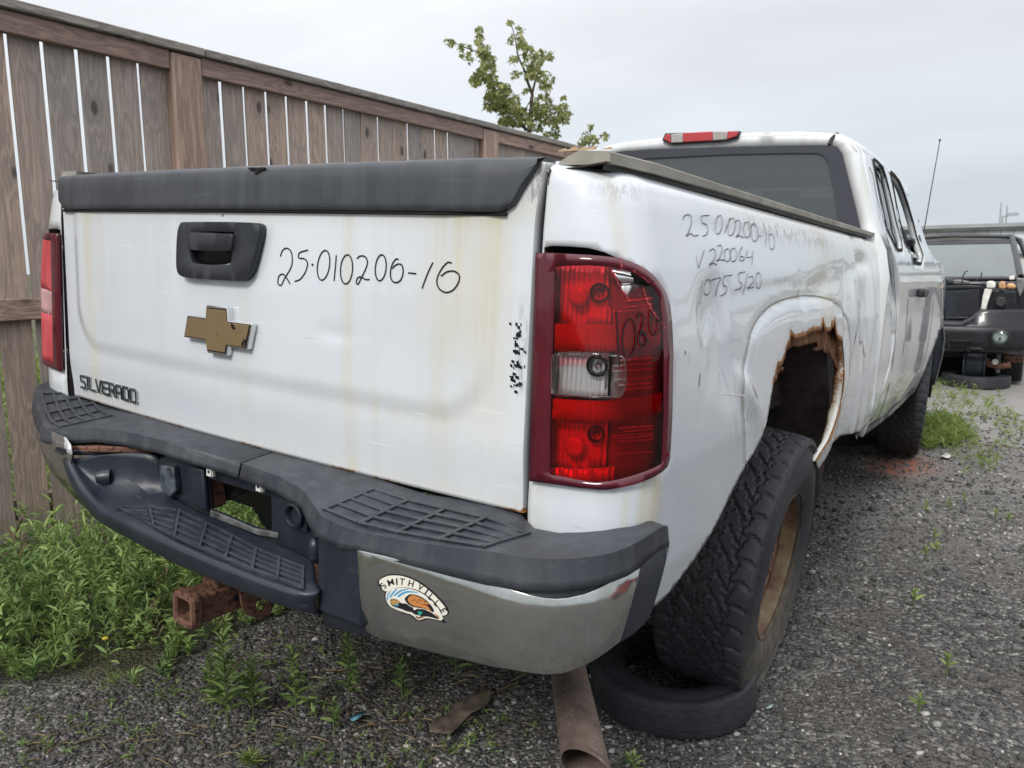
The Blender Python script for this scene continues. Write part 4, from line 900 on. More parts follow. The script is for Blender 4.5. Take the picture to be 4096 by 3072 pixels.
c_ = tp(642, 1111, 'y', -.106); M = Matrix.Translation(Vector(c_)) @ Matrix.Rotation(-math.pi / 2, 4, 'X') @ Matrix.Rotation(math.pi, 4, 'X')
mb = MB(); mb.lathe([(.025, -.004), (.026, .012), (.021, .014), (.018, .010), (.017, -.004)], M, 24); mb.box(c_[0] - .030, c_[0] + .030, c_[1] - .002, c_[1] + .006, c_[2] - .030, c_[2] + .030); mb.build('trailer_socket', 'dark_plastic', bumper, smooth=40)
mb = MB(); mb.lathe([(.0001, .0), (.019, .001)], M, 20); mb.build('socket_hole', 'black_void', bumper)
c_ = tp(681, 1189, 'y', -.185); mb = MB(); M = Matrix.Translation(Vector(c_)); mb.lathe([(.001, -.024), (.009, -.022), (.013, -.01), (.013, .01), (.009, .022), (.001, .024)], M, 16); mb.build('end_knob', 'dark_plastic', bumper, smooth=60)
# torn metal at the left notch top
mb = MB()
for k in range(4): mb.box(-.440 + k * .010, -.438 + k * .010, -.212, -.19, -.066, -.056)
mb.box(-.445, -.405, -.213, -.210, -.069, -.063); mb.build('torn_bracket', 'fin_metal', bumper)

# ------------------------------------------------------------------ sticker
stk = bpy.data.objects.new('sticker', None); COL.objects.link(stk); stk.parent = truck; stk['label'] = 'arched white SMITHVILLE sticker with a spotted cat head'
for n_, c_ in (('stk_white', (.72, .70, .62)), ('stk_black', (.012, .012, .014)), ('stk_blue', (.045, .29, .52)), ('stk_orange', (.50, .20, .06)), ('stk_teal', (.02, .32, .25)), ('stk_gold', (.42, .25, .08))): flat_mat(n_, c_, .35, var=.06)
cs = lambda L: [(756.05 + a * .14648, 1188.1 + b_ * .14648) for a, b_ in L]        # enlarged view of the sticker
def st_poly(px, lay, mat, sm=1):
    uv = bump_uv(cs(px)); uv = smooth_poly(uv, sm) if sm else uv
    P, F = triangulate(uv, [], .008, .004); V = bump_pt(P[:, 0], P[:, 1], .0034 + lay * .00022); return obj('sticker_print', V, F, mat, stk)
st_poly([(415, 440), (480, 380), (600, 340), (760, 345), (900, 385), (1060, 465), (1200, 575), (1320, 690), (1420, 800), (1455, 880), (1450, 935), (1380, 965), (1340, 955), (1400, 1035), (1428, 1068), (1380, 1055), (1260, 1020), (1160, 1000), (1100, 1015), (1050, 1040), (1000, 1030), (940, 990), (900, 950), (780, 920), (700, 870), (640, 850), (580, 820), (530, 740), (515, 640), (530, 610), (480, 590), (465, 545), (420, 490)], 0, 'stk_black')
st_poly([(430, 450), (490, 397), (600, 360), (755, 362), (890, 402), (1045, 480), (1180, 585), (1300, 700), (1400, 815), (1440, 890), (1430, 930), (1375, 950), (1340, 935), (1360, 900), (1330, 850), (1250, 740), (1130, 640), (1000, 570), (860, 540), (720, 530), (620, 560), (560, 600), (520, 590), (490, 570), (480, 530)], 1, 'stk_white')
st_poly([(555, 600), (620, 560), (720, 535), (870, 550), (1010, 590), (1130, 660), (1240, 760), (1320, 860), (1395, 1035), (1180, 985), (1110, 985), (1040, 1020), (990, 1005), (920, 935), (800, 905), (650, 845), (590, 810), (545, 730), (535, 650)], 1, 'stk_white')
for q in ([(560, 640), (600, 590), (625, 570), (575, 660), (570, 740), (555, 720)], [(590, 680), (640, 600), (700, 545), (720, 545), (650, 630), (620, 680), (600, 700)], [(650, 650), (720, 590), (790, 560), (900, 560), (770, 590), (700, 640), (670, 670)], [(700, 670), (760, 620), (840, 585), (950, 590), (1060, 630), (950, 610), (850, 610), (770, 650), (730, 685)]): st_poly(q, 2, 'stk_blue')
st_poly([(600, 720), (640, 700), (720, 720), (760, 770), (840, 770), (870, 800), (930, 830), (1000, 850), (1090, 850), (1200, 900), (1260, 940), (1340, 1010), (1150, 960), (1080, 960), (1030, 990), (990, 980), (930, 900), (850, 890), (760, 850), (650, 820), (610, 790)], 2, 'stk_black')
st_poly([(610, 730), (650, 705), (680, 730), (720, 720), (745, 770), (700, 790), (640, 800), (625, 790), (610, 760)], 3, 'stk_gold'); st_poly([(660, 790), (700, 775), (735, 790), (720, 810), (680, 810)], 4, 'stk_blue', 1)
st_poly([(810, 700), (870, 640), (920, 630), (1010, 650), (1110, 700), (1200, 790), (1250, 880), (1230, 900), (1120, 850), (1000, 830), (930, 820), (870, 790), (830, 740)], 3, 'stk_black')
st_poly([(850, 710), (900, 650), (950, 645), (1060, 690), (1150, 750), (1195, 790), (1130, 770), (1180, 850), (1230, 910), (1150, 860), (1050, 820), (960, 810), (890, 770)], 4, 'stk_orange')
for k in range(22):
    a = random.uniform(920, 1160); c_ = 668 + (a - 920) * .36 + random.uniform(0, 62); r_ = random.uniform(7, 11); st_poly([(a + r_ * math.cos(t) * 1.2, c_ + r_ * .7 * math.sin(t)) for t in (0, 1, 2, 3.1, 4.2, 5.2)], 5, 'stk_black', 0)
st_poly([(1255, 905), (1290, 930), (1335, 995), (1275, 950)], 4, 'stk_orange'); st_poly([(940, 830), (1000, 840), (960, 870), (940, 850)], 4, 'stk_white', 0); st_poly([(1005, 880), (1080, 890), (1060, 930), (1030, 940), (1010, 920)], 4, 'stk_teal')
st_poly([(965, 955), (1010, 985), (1060, 970), (1150, 955), (1080, 975), (1030, 1000), (990, 990)], 4, 'stk_orange'); st_poly([(940, 925), (1000, 940), (1050, 950), (1040, 970), (990, 960)], 4, 'stk_white')
# lettering along the arch
fc = bpy.data.curves.new('f', 'FONT'); fo = bpy.data.objects.new('f', fc); COL.objects.link(fo)
arc = spline([(505, 515, 0), (615, 460, 0), (705, 445, 0), (780, 447, 0), (905, 485, 0), (1050, 545, 0), (1135, 605, 0), (1200, 665, 0), (1285, 755, 0), (1380, 880, 0)], 8)
cen = [(505, 510, 62), (612, 462, 18), (700, 450, 2), (778, 450, -6), (908, 478, -16), (1048, 530, -30), (1130, 600, -38), (1200, 672, -43), (1285, 765, -50), (1378, 875, -62)]
mbv, mbf = [], []
for ch, (cx, cy, ang) in zip('SMITHVILLE', cen):
    fc.body = ch; fc.size = 1; fc.offset = .012; bpy.context.view_layer.update(); me = bpy.data.meshes.new_from_object(fo)
    v = np.array([q.co[:2] for q in me.vertices]); v -= (v.max(0) + v.min(0)) / 2; sc_ = 98 / .72; wd = {'M': 1.0, 'I': 1.3}.get(ch, .95)
    a = math.radians(ang * .9); px = [(cx + (p[0] * wd * math.cos(a) - p[1] * math.sin(a)) * sc_, cy - (p[0] * wd * math.sin(a) + p[1] * math.cos(a)) * sc_) for p in v]
    uv = np.array(bump_uv(cs(px))); b0 = len(mbv); mbv += [tuple(x) for x in bump_pt(uv[:, 0], uv[:, 1], .0034 + 3 * .00022)]; mbf += [tuple(b0 + i for i in p.vertices) for p in me.polygons]
    bpy.data.meshes.remove(me)
bpy.data.objects.remove(fo); bpy.data.curves.remove(fc); obj('sticker_lettering', mbv, mbf, 'stk_black', stk)
# ------------------------------------------------------------------ hitch receiver and exhaust
hitch = bpy.data.objects.new('hitch_receiver', None); COL.objects.link(hitch); hitch.parent = truck; hitch['label'] = 'heavily rusted square hitch receiver tube'
def sq_loop(cx, cz, h, r, y, n=4):
    L = []
    for qx, qz, a0 in ((1, 1, 0), (-1, 1, 90), (-1, -1, 180), (1, -1, 270)):
        for k in range(n): a = R(a0 + 90 * k / (n - 1)); L.append((cx + qx * (h - r) + r * math.cos(a), y, cz + qz * (h - r) + r * math.sin(a)))
    return L
cx, cz = -.008, -.368
mb = MB(); rr = [sq_loop(cx, cz, .025, .006, .10), sq_loop(cx, cz, .025, .006, -.155), sq_loop(cx, cz, .028, .007, -.160), sq_loop(cx, cz, .036, .010, -.160), sq_loop(cx, cz, .0395, .012, -.154), sq_loop(cx, cz, .0395, .012, -.136), sq_loop(cx, cz, .0345, .009, -.130), sq_loop(cx, cz, .0345, .009, .14)]
mb.sheet([r + [r[0]] for r in rr]); mb.build('receiver_tube', 'rusty_steel', hitch, smooth=30)
mb = MB(); mb.tube([(cx + .0375, -.045, cz), (cx + .036, -.045, cz)], .008, 12); mb.build('pin_hole', 'black_void', hitch)
o2 = [(.012, -.33), (.06, -.325), (.10, -.345), (.115, -.40), (.10, -.435), (.07, -.44), (.045, -.42), (.02, -.395)]
hole = [(.075 + .018 * math.cos(a), -.392 + .026 * math.sin(a)) for a in np.linspace(0, 2 * math.pi, 15)[:-1]]
P, F = triangulate(smooth_poly(o2, 1), [hole], .02, .01); obj('chain_plate', np.c_[.048 + 0 * P[:, 0], P[:, 0] - .06, P[:, 1]], F, 'rusty_steel', hitch, solid=.008)
obj('chain_plate', np.c_[-.066 + 0 * P[:, 0], P[:, 0] - .06, P[:, 1]], F, 'rusty_steel', hitch, solid=.008)
mb = MB(); mb.tube([(-.62, .12, -.33), (.62, .12, -.33)], .032, 12); mb.box(-.05, .035, -.05, .10, -.34, -.27); mb.box(-.035, .02, -.09, -.03, -.335, -.24)
mb.build('hitch_crossbar', 'rusty_steel', hitch, bevel=.004)

d0, d1 = np.array([.74, .30, -.455]), np.array([.962, -.03, -.408])
ax = (d1 - d0) / np.linalg.norm(d1 - d0); M = Matrix.Translation(Vector(d0)) @ Vector(ax).to_track_quat('Z', 'Y').to_matrix().to_4x4()
L = np.linalg.norm(d1 - d0); vc = Vector((CT - d1)).normalized(); vl = M.to_3x3().inverted() @ Vector((-1, -.1, -.6)).normalized()
mb = MB(); rows = []
for (r_, h, cut) in ((.0375, L - .02, 1), (.0405, L, 1), (.0415, L - .005, 1), (.0410, L - .08, 0), (.0405, .1, 0), (.04, -.1, 0)):
    row = []
    for k in range(33):
        a = 2 * math.pi * k / 32; dv = math.cos(a) * vl.x + math.sin(a) * vl.y; hh = h - (cut * .05 * dv)
        row.append(tuple(M @ Vector((r_ * math.cos(a), r_ * math.sin(a), hh))))
    rows.append(row)
rin = [[tuple(M @ Vector((.036 * math.cos(2 * math.pi * k / 32), .036 * math.sin(2 * math.pi * k / 32), 0))) for k in range(33)]]
mb.sheet(rin + rows); mb.build('exhaust_pipe', 'rusty_pipe', truck, smooth=50)['label'] = 'rusty brown exhaust tail pipe cut at a slant'
mb = MB(); mb.tube([tuple(d0 - ax * .1), (.68, .55, -.40), (.62, 1.0, -.30), (.35, 2.2, -.28)], .04, 14); mb.build('exhaust_pipe', 'rusty_pipe', truck, smooth=60)

# ------------------------------------------------------------------ wheels
def tyre_mesh(radius, width, rim_r, lug=.011, nt_=420, mud=0.0):
    """axis along +X, outboard side +X"""
    hw = width / 2; prof = []
    for t in np.linspace(0, 1, 7): prof.append((hw * (.80 + .17 * math.sin(t * math.pi * .9)), rim_r + (radius - .035 - rim_r) * t, 0))
    prof += [(hw * .93, radius - .024, .3), (hw * .885, radius - .010, .8)]
    for x in np.linspace(.84, -.84, 41): prof.append((hw * x, radius - .010 * abs(x) ** 3, 1))
    prof += [(-hw * .885, radius - .010, .8), (-hw * .93, radius - .024, .3)]
    for t in np.linspace(1, 0, 5): prof.append((-hw * (.80 + .17 * math.sin(t * math.pi * .9)), rim_r + (radius - .035 - rim_r) * t, 0))
    pr = np.array(prof); m = len(pr); th = np.linspace(0, 2 * math.pi, nt_, endpoint=False); TH, XI = np.meshgrid(th, pr[:, 0] / hw, indexing='ij')
    RAD = np.tile(pr[:, 1], (nt_, 1)); W = np.tile(pr[:, 2], (nt_, 1)); NL = 40
    ph = TH * NL / (2 * math.pi)
    sh = np.abs(XI) > .52
    side_ph = np.where(XI > 0, 0, .5)
    tri = lambda q: np.abs((q % 1) - .5) * 2
    g_sh = tri(ph + side_ph + .18 * np.sin((np.abs(XI) - .5) * 9)) > .80
    zig = .50 + .07 * (tri(ph * 1.0 + side_ph) - .5) + .035 * np.sign(np.sin(TH * NL + side_ph * 6.28))
    g_ring = np.abs(np.abs(XI) - zig) < .032
    u = ph * 1.0 + .33 * np.sin(XI * 9); v = XI * 3.1 + .30 * np.sin(ph * 6.283)
    g_c = ((tri(u) > .84) & (tri(v * .5 + .5 * np.floor(u)) < .8)) | (np.abs(tri(v) - 0) < .10)
    g = np.where(sh, g_sh, g_c) | g_ring
    sipe = (tri(ph * 2 + .25 + .1 * np.sin(XI * 30)) > .93) & ~sh
    depth = np.where(g, lug, np.where(sipe, lug * .3, 0)) * W
    RAD = RAD - depth
    V = np.stack([XI * hw, RAD * np.cos(TH), RAD * np.sin(TH)], -1).reshape(-1, 3)
    F = [(k * m + i, ((k + 1) % nt_) * m + i, ((k + 1) % nt_) * m + i + 1, k * m + i + 1) for k in range(nt_) for i in range(m - 1)]
    mudv = mud * smoothstep(0.1, -.9, np.sin(TH)) * smoothstep(-.2, .5, XI) * smoothstep(.99, .9, RAD / radius)
    return V, F, mudv.ravel()
def wheel(name, centre, rot, radius, width, rim_r, mat_rim='rusty_rim', nt_=420, mud=.9, parent=truck, lug=.0055):
    h = bpy.data.objects.new(name, None); COL.objects.link(h); h.parent = parent; h.location = tuple(centre); h.rotation_euler = rot
    V, F, md = tyre_mesh(radius, width, rim_r, lug, nt_, mud); obj('tyre', V, F, 'tyre_rubber', h, 32, dict(mud=md))
    Mx = Matrix.Rotation(math.pi / 2, 4, 'Y'); hw = width / 2
    mb = MB(); mb.lathe([(rim_r + .012, hw * .86), (rim_r + .014, hw * .80), (rim_r - .004, hw * .78), (rim_r - .012, hw * .62), (rim_r - .03, hw * .5), (rim_r - .028, -hw * .5), (rim_r, -hw * .8), (rim_r + .01, -hw * .8)], Mx, 48)
    mb.build('rim', mat_rim, h, smooth=40)
    # disc with hand holes
    nh = 8; disc = []; dep = lambda r_: hw * (.20 + .30 * smoothstep(.09, .15, r_) - .22 * smoothstep(.16, rim_r - .02, r_))
    outer_ = [((rim_r - .028) * math.cos(a), (rim_r - .028) * math.sin(a)) for a in np.linspace(0, 2 * math.pi, 60, endpoint=False)]
    holes = [[(.163 * math.cos(2 * math.pi * k / nh + .2) + .019 * math.cos(b1) * 1.0, .163 * math.sin(2 * math.pi * k / nh + .2) + .023 * math.sin(b1)) for b1 in np.linspace(0, 2 * math.pi, 12, endpoint=False)] for k in range(nh)]
    P, F = triangulate(outer_, holes, .02, .012); rd = np.hypot(P[:, 0], P[:, 1]); obj('wheel_disc', np.c_[dep(rd), P[:, 0], P[:, 1]], F, mat_rim, h, 45, solid=.006)
    mb = MB(); mb.lathe([(.001, hw * .66), (.030, hw * .66), (.036, hw * .62), (.038, hw * .45), (.052, hw * .43), (.056, hw * .2)], Mx, 24); mb.build('hub', 'rusty_steel' if mat_rim == 'rusty_rim' else mat_rim, h, smooth=40)
    for k in range(8):
        a = 2 * math.pi * k / 8; mb = MB(); M = Matrix.Translation((hw * .18, .082 * math.cos(a), .082 * math.sin(a))) @ Mx; mb.lathe([(.014, .0), (.014, .045), (.010, .052), (.0001, .053)], M, 6); mb.build('lug_nut', 'rusty_steel', h)
    return h
rw = wheel('rear_wheel', (.834, 1.235, -.437), (0, 0, R(0)), WR, .286, .218); rw.rotation_euler = (0, R(4.2), R(1.8)); rw['label'] = 'right rear wheel with worn mud tyre and rusty steel rim'
wheel('rear_wheel', (-.838, 1.14, -.425), (0, 0, math.pi), WR, .282, .215, nt_=160)
fw = wheel('front_wheel', (.84, 4.72, -.335), (0, 0, R(7)), .41, .29, .215, nt_=260)
wheel('front_wheel', (-.72, 4.72, -.325), (0, 0, math.pi), .40, .28, .215, nt_=160)

# ------------------------------------------------------------------ cab
cabx = .15
def xc(z, y=3.0): return np.interp(z, [-.25, -.12, 0, .2, .45, .56, .60, .66, .95, 1.0, 1.025, 1.04], [.955, .985, 1.0, 1.005, .995, .975, .957, .930, .842, .80, .755, .68])
def cab_front(y): return .05 * smoothstep(4.6, 5.5, y)
def FB(y, z): return xc(z) - cab_front(y) + .022 * np.exp(-(((y - 4.7) / .42) ** 2)) * smoothstep(.42, .1, z) * smoothstep(-.4, .1, z) + .0012 * np.sin(y * 9) * smoothstep(.5, .2, z)
F_cab = lambda p: p[:, 0] - FB(p[:, 1], p[:, 2])
def cab_yz(px):
    out = []
    for X_, Y_ in px:
        d = ray(RT, X_, Y_); t = np.linspace(1.5, 9, 900); v = F_cab(CT + t[:, None] * d); i = np.argmax(v < 0)
        if v[i] < 0:
            t = np.linspace(t[i - 1], t[i], 200); v = F_cab(CT + t[:, None] * d); p = CT + d * t[np.argmax(v < 0)]; out.append((p[1], p[2]))
    return out
roof_y = 3.45; YB = 2.36
fl3 = [(float(skin(m, z)[1]), z) for m, z in front_line]
fl3 = [(y + .012, z) for y, z in fl3 if z < .60]
side_out = [(YB + .01, .60), (YB + .0, .66), (YB + .03, .95), (YB + .06, 1.0), (YB + .08, 1.03)] + [(y, 1.035) for y in (2.9, 3.2, 3.45)] + [(3.62, 1.0), (3.78, .90), (4.0, .74), (4.14, .62), (4.22, .575), (4.6, .555), (5.1, .50), (5.45, .42), (5.5, .0), (5.45, -.2)]
ar = [(4.72 + .47 * math.cos(a), -.31 + .45 * math.sin(a)) for a in np.linspace(.2, math.pi - .15, 16)]
side_out = side_out + ar + [(4.2, -.25), (3.2, -.26), (2.45, -.24)] + fl3[::-1]
cw = lambda L: [(1598 + a * .4558, 281 + c_ * .4558) for a, c_ in L]
w1 = cab_yz(cw([(606, 118), (640, 240), (690, 400), (735, 560), (752, 585), (748, 520), (725, 390), (690, 250), (655, 165), (630, 125)])); w2 = cab_yz(cw([(704, 190), (730, 290), (762, 410), (798, 610), (872, 652), (868, 600), (820, 440), (770, 300), (735, 225)]))
w1 = [(2.60, .57), (2.60, .90), (2.64, .965), (2.84, .965), (2.92, .9), (2.95, .75), (2.95, .58)]; w2 = [(3.05, .53), (3.1, .9), (3.16, .975), (3.35, .96), (3.52, .88), (3.66, .72), (3.66, .53)]
P, F = triangulate(side_out, [smooth_poly(w1, 1), smooth_poly(w2, 1)], .05, .03)
V = np.c_[FB(P[:, 0], P[:, 1]), P[:, 0], P[:, 1]]
cs_ = obj('cab_side', V, F, 'white_paint', truck, 40, dict(stain=np.clip(.25 * smoothstep(.1, -.2, P[:, 1]) + .1, 0, 1), rust=.5 * smoothstep(.05, 0, np.abs(P[:, 1] + .25)), scuff=.3 * smoothstep(.1, .0, np.abs(P[:, 1] - .2))), solid=.03, off=-1)
V2 = V.copy(); V2[:, 0] = 2 * cabx - .02 - V2[:, 0]; V2[:, 0] = np.where(V2[:, 2] > .6, V2[:, 0], V2[:, 0] - .15 * smoothstep(.6, .4, V2[:, 2]))
P2_, F2_ = triangulate(side_out, [], .08, .05); V2 = np.c_[FB(P2_[:, 0], P2_[:, 1]), P2_[:, 0], P2_[:, 1]]; V2[:, 0] = 2 * cabx - .02 - V2[:, 0]; V2[:, 0] = np.where(V2[:, 2] > .6, V2[:, 0], V2[:, 0] - .15 * smoothstep(.6, .4, V2[:, 2]))
obj('cab_side', V2, [f[::-1] for f in F2_], 'white_paint', truck, 40, solid=.03, off=-1)
for nm, wv in (('side_window', w1),):
    P, F = triangulate(smooth_poly([(y, z) for y, z in wv], 1), [], .1, .05); obj(nm, np.c_[FB(P[:, 0], P[:, 1]) - .012, P[:, 0], P[:, 1]], F, 'pale_glass', truck)
mb = MB()
for wv, wd in ((w1, .012), (w2, .014)):
    L = smooth_poly(wv, 1); L.append(L[0]); mb.sheet(ribbon([(float(FB(y, z)), y, z) for y, z in L], (1, 0, 0), wd, .003))
mb.build('window_seal', 'black_void', truck, solid=.003)
obj('door_lining', V - np.array([.036, 0, 0]), F, 'dark_plastic', truck)
# torn door inner at the front window corner (mirror gone)
mb = MB(); mb.tube([(.90, 3.62, .64), (.905, 3.78, .67), (.90, 3.90, .63), (.93, 3.98, .59)], [.02, .03, .035, .02], 8); mb.build('mirror_stub', 'black_trim', truck, smooth=30)
# shut lines
mb = MB()
sl_ = cab_yz(cw([(545, 45), (600, 165), (650, 290), (690, 420), (715, 560), (726, 680), (735, 760), (738, 900), (725, 1080), (700, 1250), (650, 1370)])); sl_ = [(2.47, 1.02), (2.47, .9), (2.5, .78), (2.5, .6), (2.5, .5), (2.58, .38), (2.68, .26), (2.74, .1), (2.78, -.08), (2.76, -.2)]
lines = [sl_, [(3.0, .53), (3.02, .3), (3.04, .1), (3.04, -.2)], [(4.12, .58), (4.14, .3), (4.12, .0), (4.1, -.2)], [(2.50, -.2), (3.3, -.215), (4.1, -.2)]]
for L in lines: L = spline([(float(FB(y, z)), y, z) for y, z in L], 4); mb.sheet(ribbon(L, (1, 0, 0), .012, .0016))
mb.build('shut_line', 'black_void', truck)
c_ = cab_yz([(1985, 632)])[0] if cab_yz([(1985, 632)]) else (3.6, .38)
mb = MB(); mb.box(1.0, 1.035, c_[0] - .11, c_[0] + .09, c_[1] - .022, c_[1] + .022); mb.build('door_handle', 'black_trim', truck, bevel=.01)
# rear wall with window opening
prof = [(1.0, -.12), (1.0, .45), (.975, .56), (.925, .66), (.835, .95), (.80, 1.0), (.755, 1.022), (.60, 1.040), (.3, 1.047), (.0, 1.045), (-.25, 1.03), (-.40, 1.0), (-.47, .95), (-.60, .66), (-.72, .56), (-.86, .45), (-.86, -.12)]
gl_px = [(1285, 338), (1345, 327), (1404, 323), (1560, 318), (1700, 315), (1795, 314), (1808, 317), (1818, 330), (1832, 385), (1846, 440), (1859, 495)]
YG = 2.335
gl = [(tp(a, c, 'y', YG)[0], tp(a, c, 'y', YG)[2]) for a, c in gl_px] + [(.86, .56), (-.52, .56), (-.50, .75), (-.40, .93)]
P, F = triangulate(prof[::-1] if False else prof, [gl], .08, .05)
wl = obj('cab_rear_wall', np.c_[P[:, 0], YG + .01 + .05 * smoothstep(.62, 1.05, P[:, 1]) * 0, P[:, 1]], F, 'white_paint_plain', truck, 40, solid=.03, off=-1)
ctr = np.mean(gl, 0); gin = []
for a, c in gl:
    gin.append((a, c))
t_ = lambda L: [(tp(a, c, 'y', YG)[0], tp(a, c, 'y', YG)[2]) for a, c in L]
band_in = t_([(1320, 352), (1404, 342), (1560, 334), (1700, 331), (1765, 331), (1780, 336), (1788, 350), (1800, 400), (1812, 480)]) + [(.79, .60), (-.44, .60), (-.42, .75), (-.34, .89)]
P, F = triangulate(gl, [band_in], .06, .03); flat_mat('frit', (.045, .047, .060), .25, var=.05); obj('window_frit', np.c_[P[:, 0], YG - .004 + 0 * P[:, 0], P[:, 1]], F, 'frit', truck, solid=.003)
rw_ = obj('rear_window', [(a, YG + .004, c) for a, c in gl], [tuple(range(len(gl)))], 'window_glass', truck)
# roof shell: sweep of the top profile forward
rows = []
for y, dz, sc_ in ((YG + .008, -.012, .985), (YG + .03, .0, 1.0), (2.7, .012, 1.0), (3.1, .012, 1.0), (3.4, .0, .99), (3.55, -.03, .98)):
    rows.append([(cabx + (a - cabx) * sc_, y, c + dz * (1 if c > .95 else 0)) for a, c in prof[4:13]])
mb = MB(); mb.sheet(rows); mb.build('roof', 'white_paint_plain', truck, smooth=60, solid=.02, off=1)
mb = MB(); mb.tube([tuple(tp(*q_)) for q_ in ((1809, 289, 'y', 2.37), (1803, 293, 'y', 2.35), (1796, 300, 'y', 2.335), (1791, 312, 'y', 2.325))], .0075, 6); mb.build('roof_ditch_trim', 'black_trim', truck, smooth=60)
# windscreen, bonnet, dash, seats
mb = MB(); mb.add([(-.45, 3.5, 1.02), (.72, 3.5, 1.02), (.86, 4.18, .60), (-.62, 4.18, .60)], [(0, 1, 2, 3)]); mb.build('windscreen', 'pale_glass', truck)
mb = MB(); mb.sheet([[(-.86, 4.16, .55), (-.4, 4.16, .60), (.15, 4.16, .61), (.7, 4.16, .60), (.97, 4.16, .56)], [(-.86, 4.7, .53), (-.4, 4.7, .59), (.15, 4.7, .61), (.7, 4.7, .59), (.96, 4.7, .53)], [(-.8, 5.4, .38), (-.4, 5.4, .48), (.15, 5.4, .50), (.7, 5.4, .48), (.93, 5.4, .38)], [(-.8, 5.5, -.2), (-.4, 5.5, -.2), (.15, 5.5, -.2), (.7, 5.5, -.2), (.9, 5.5, -.2)]]); mb.build('bonnet', 'white_paint_plain', truck, smooth=50)
mb = MB(); mb.box(-.56, -.54, 2.4, 4.1, -.1, .98); mb.box(-.4, .66, 2.4, 3.5, 1.0, 1.01); mb.box(-.6, .84, 3.75, 4.15, .30, .60); mb.box(-.7, .95, 2.4, 4.2, -.15, -.10); mb.box(-.5, .75, 2.42, 2.75, -.1, .25); mb.build('cab_interior', 'dark_plastic', truck, bevel=.03)
def seat(x0):
    s = bpy.data.objects.new('front_seat', None); COL.objects.link(s); s.parent = truck
    mb = MB(); mb.box(x0 - .24, x0 + .24, 3.0, 3.14, .05, .66); mb.build('seat_back', 'handle_plastic', s, bevel=.05, seg=3)
    mb = MB(); mb.box(x0 - .13, x0 + .13, 3.02, 3.13, .68, .83); mb.build('headrest', 'handle_plastic', s, bevel=.04, seg=3)
for x0 in (-.2, .52): seat(x0)
mb = MB(); mb.box(-.5, .78, 2.56, 2.70, .3, .655); mb.build('rear_bench', 'handle_plastic', truck, bevel=.05, seg=3)
mb = MB(); mb.box(.10, .32, 3.52, 3.56, .86, .92); mb.build('rear_view_mirror', 'black_trim', truck, bevel=.01)
# third brake light
bl = bpy.data.objects.new('high_brake_lamp', None); COL.objects.link(bl); bl.parent = truck
seg_px = [((1432, 301), (1449, 309), (1447, 289), (1437, 291), 'retro_red'), ((1449, 309), (1475, 307.5), (1475, 287.5), (1449, 289), 'lamp_white'), ((1475, 307.5), (1539, 304), (1539, 283.5), (1475, 287), 'retro_red'), ((1539, 304), (1570, 301.5), (1572, 283), (1539, 283.5), 'lamp_white'), ((1570, 301.5), (1590, 295), (1596, 284), (1572, 283), 'retro_red')]
flat_mat('lamp_white', (.36, .33, .32), .25, coat=.5)
for a, b1, c_, d_, m in seg_px:
    q = [tp(*p_, 'y', 2.32) for p_ in (a, b1, c_, d_)]; mb = MB(); mb.prism(q[::-1], (0, .04, 0)); mb.build('lamp_segment', m, bl, bevel=.004)
q = [tp(*p_, 'y', 2.328) for p_ in ((1430, 303), (1449, 311.5), (1539, 306.5), (1572, 304), (1594, 297), (1598, 283), (1437, 288))]; mb = MB(); mb.prism(q[::-1], (0, .03, 0)); mb.build('lamp_base', 'black_trim', bl)
# aerial on the right wing
a0, a1 = tp(1992, 521, 'y', 4.32), tp(2030, 305, 'y', 4.32); mb = MB(); mb.tube([tuple(a0 + (a0 - a1) * .1), tuple(a0), tuple(a1)], [.0045, .0035, .0026], 6); mb.build('aerial', 'dark_metal', truck, smooth=60)
mb = MB(); mb.tube([tuple(a1), tuple(a1 + np.array([0, 0, .012]))], .006, 8); mb.build('aerial_tip', 'dark_metal', truck)
# hanging wing liner behind the front wheel arch
rows = []
for X_, Y_, w_ in ((2028, 672, .03), (2036, 700, .06), (2040, 730, .09), (2036, 765, .10), (2026, 805, .06), (2018, 832, .02)):
    p = tp(X_, Y_, 'y', 4.85); rows.append([p, p + np.array([-w_, .0, 0]), p + np.array([-w_ * 2, .02, 0])])
mb = MB(); mb.sheet(rows); mb.build('wing_liner', 'dark_plastic', truck, smooth=50, solid=.006)
mb = MB(); mb.tube([tuple(r[0]) for r in rows[1:]], .006, 6); mb.build('wing_liner_edge', 'grey_metal', truck, smooth=60)
mb = MB(); rows = []
for a in np.linspace(-.2, math.pi + .2, 20): rows.append([(.97, 4.72 + .48 * math.cos(a), -.31 + .46 * math.sin(a)), (.5, 4.72 + .48 * math.cos(a), -.31 + .46 * math.sin(a))])
mb.sheet(rows); mb.build('wheelhouse', 'black_void', truck, smooth=60)
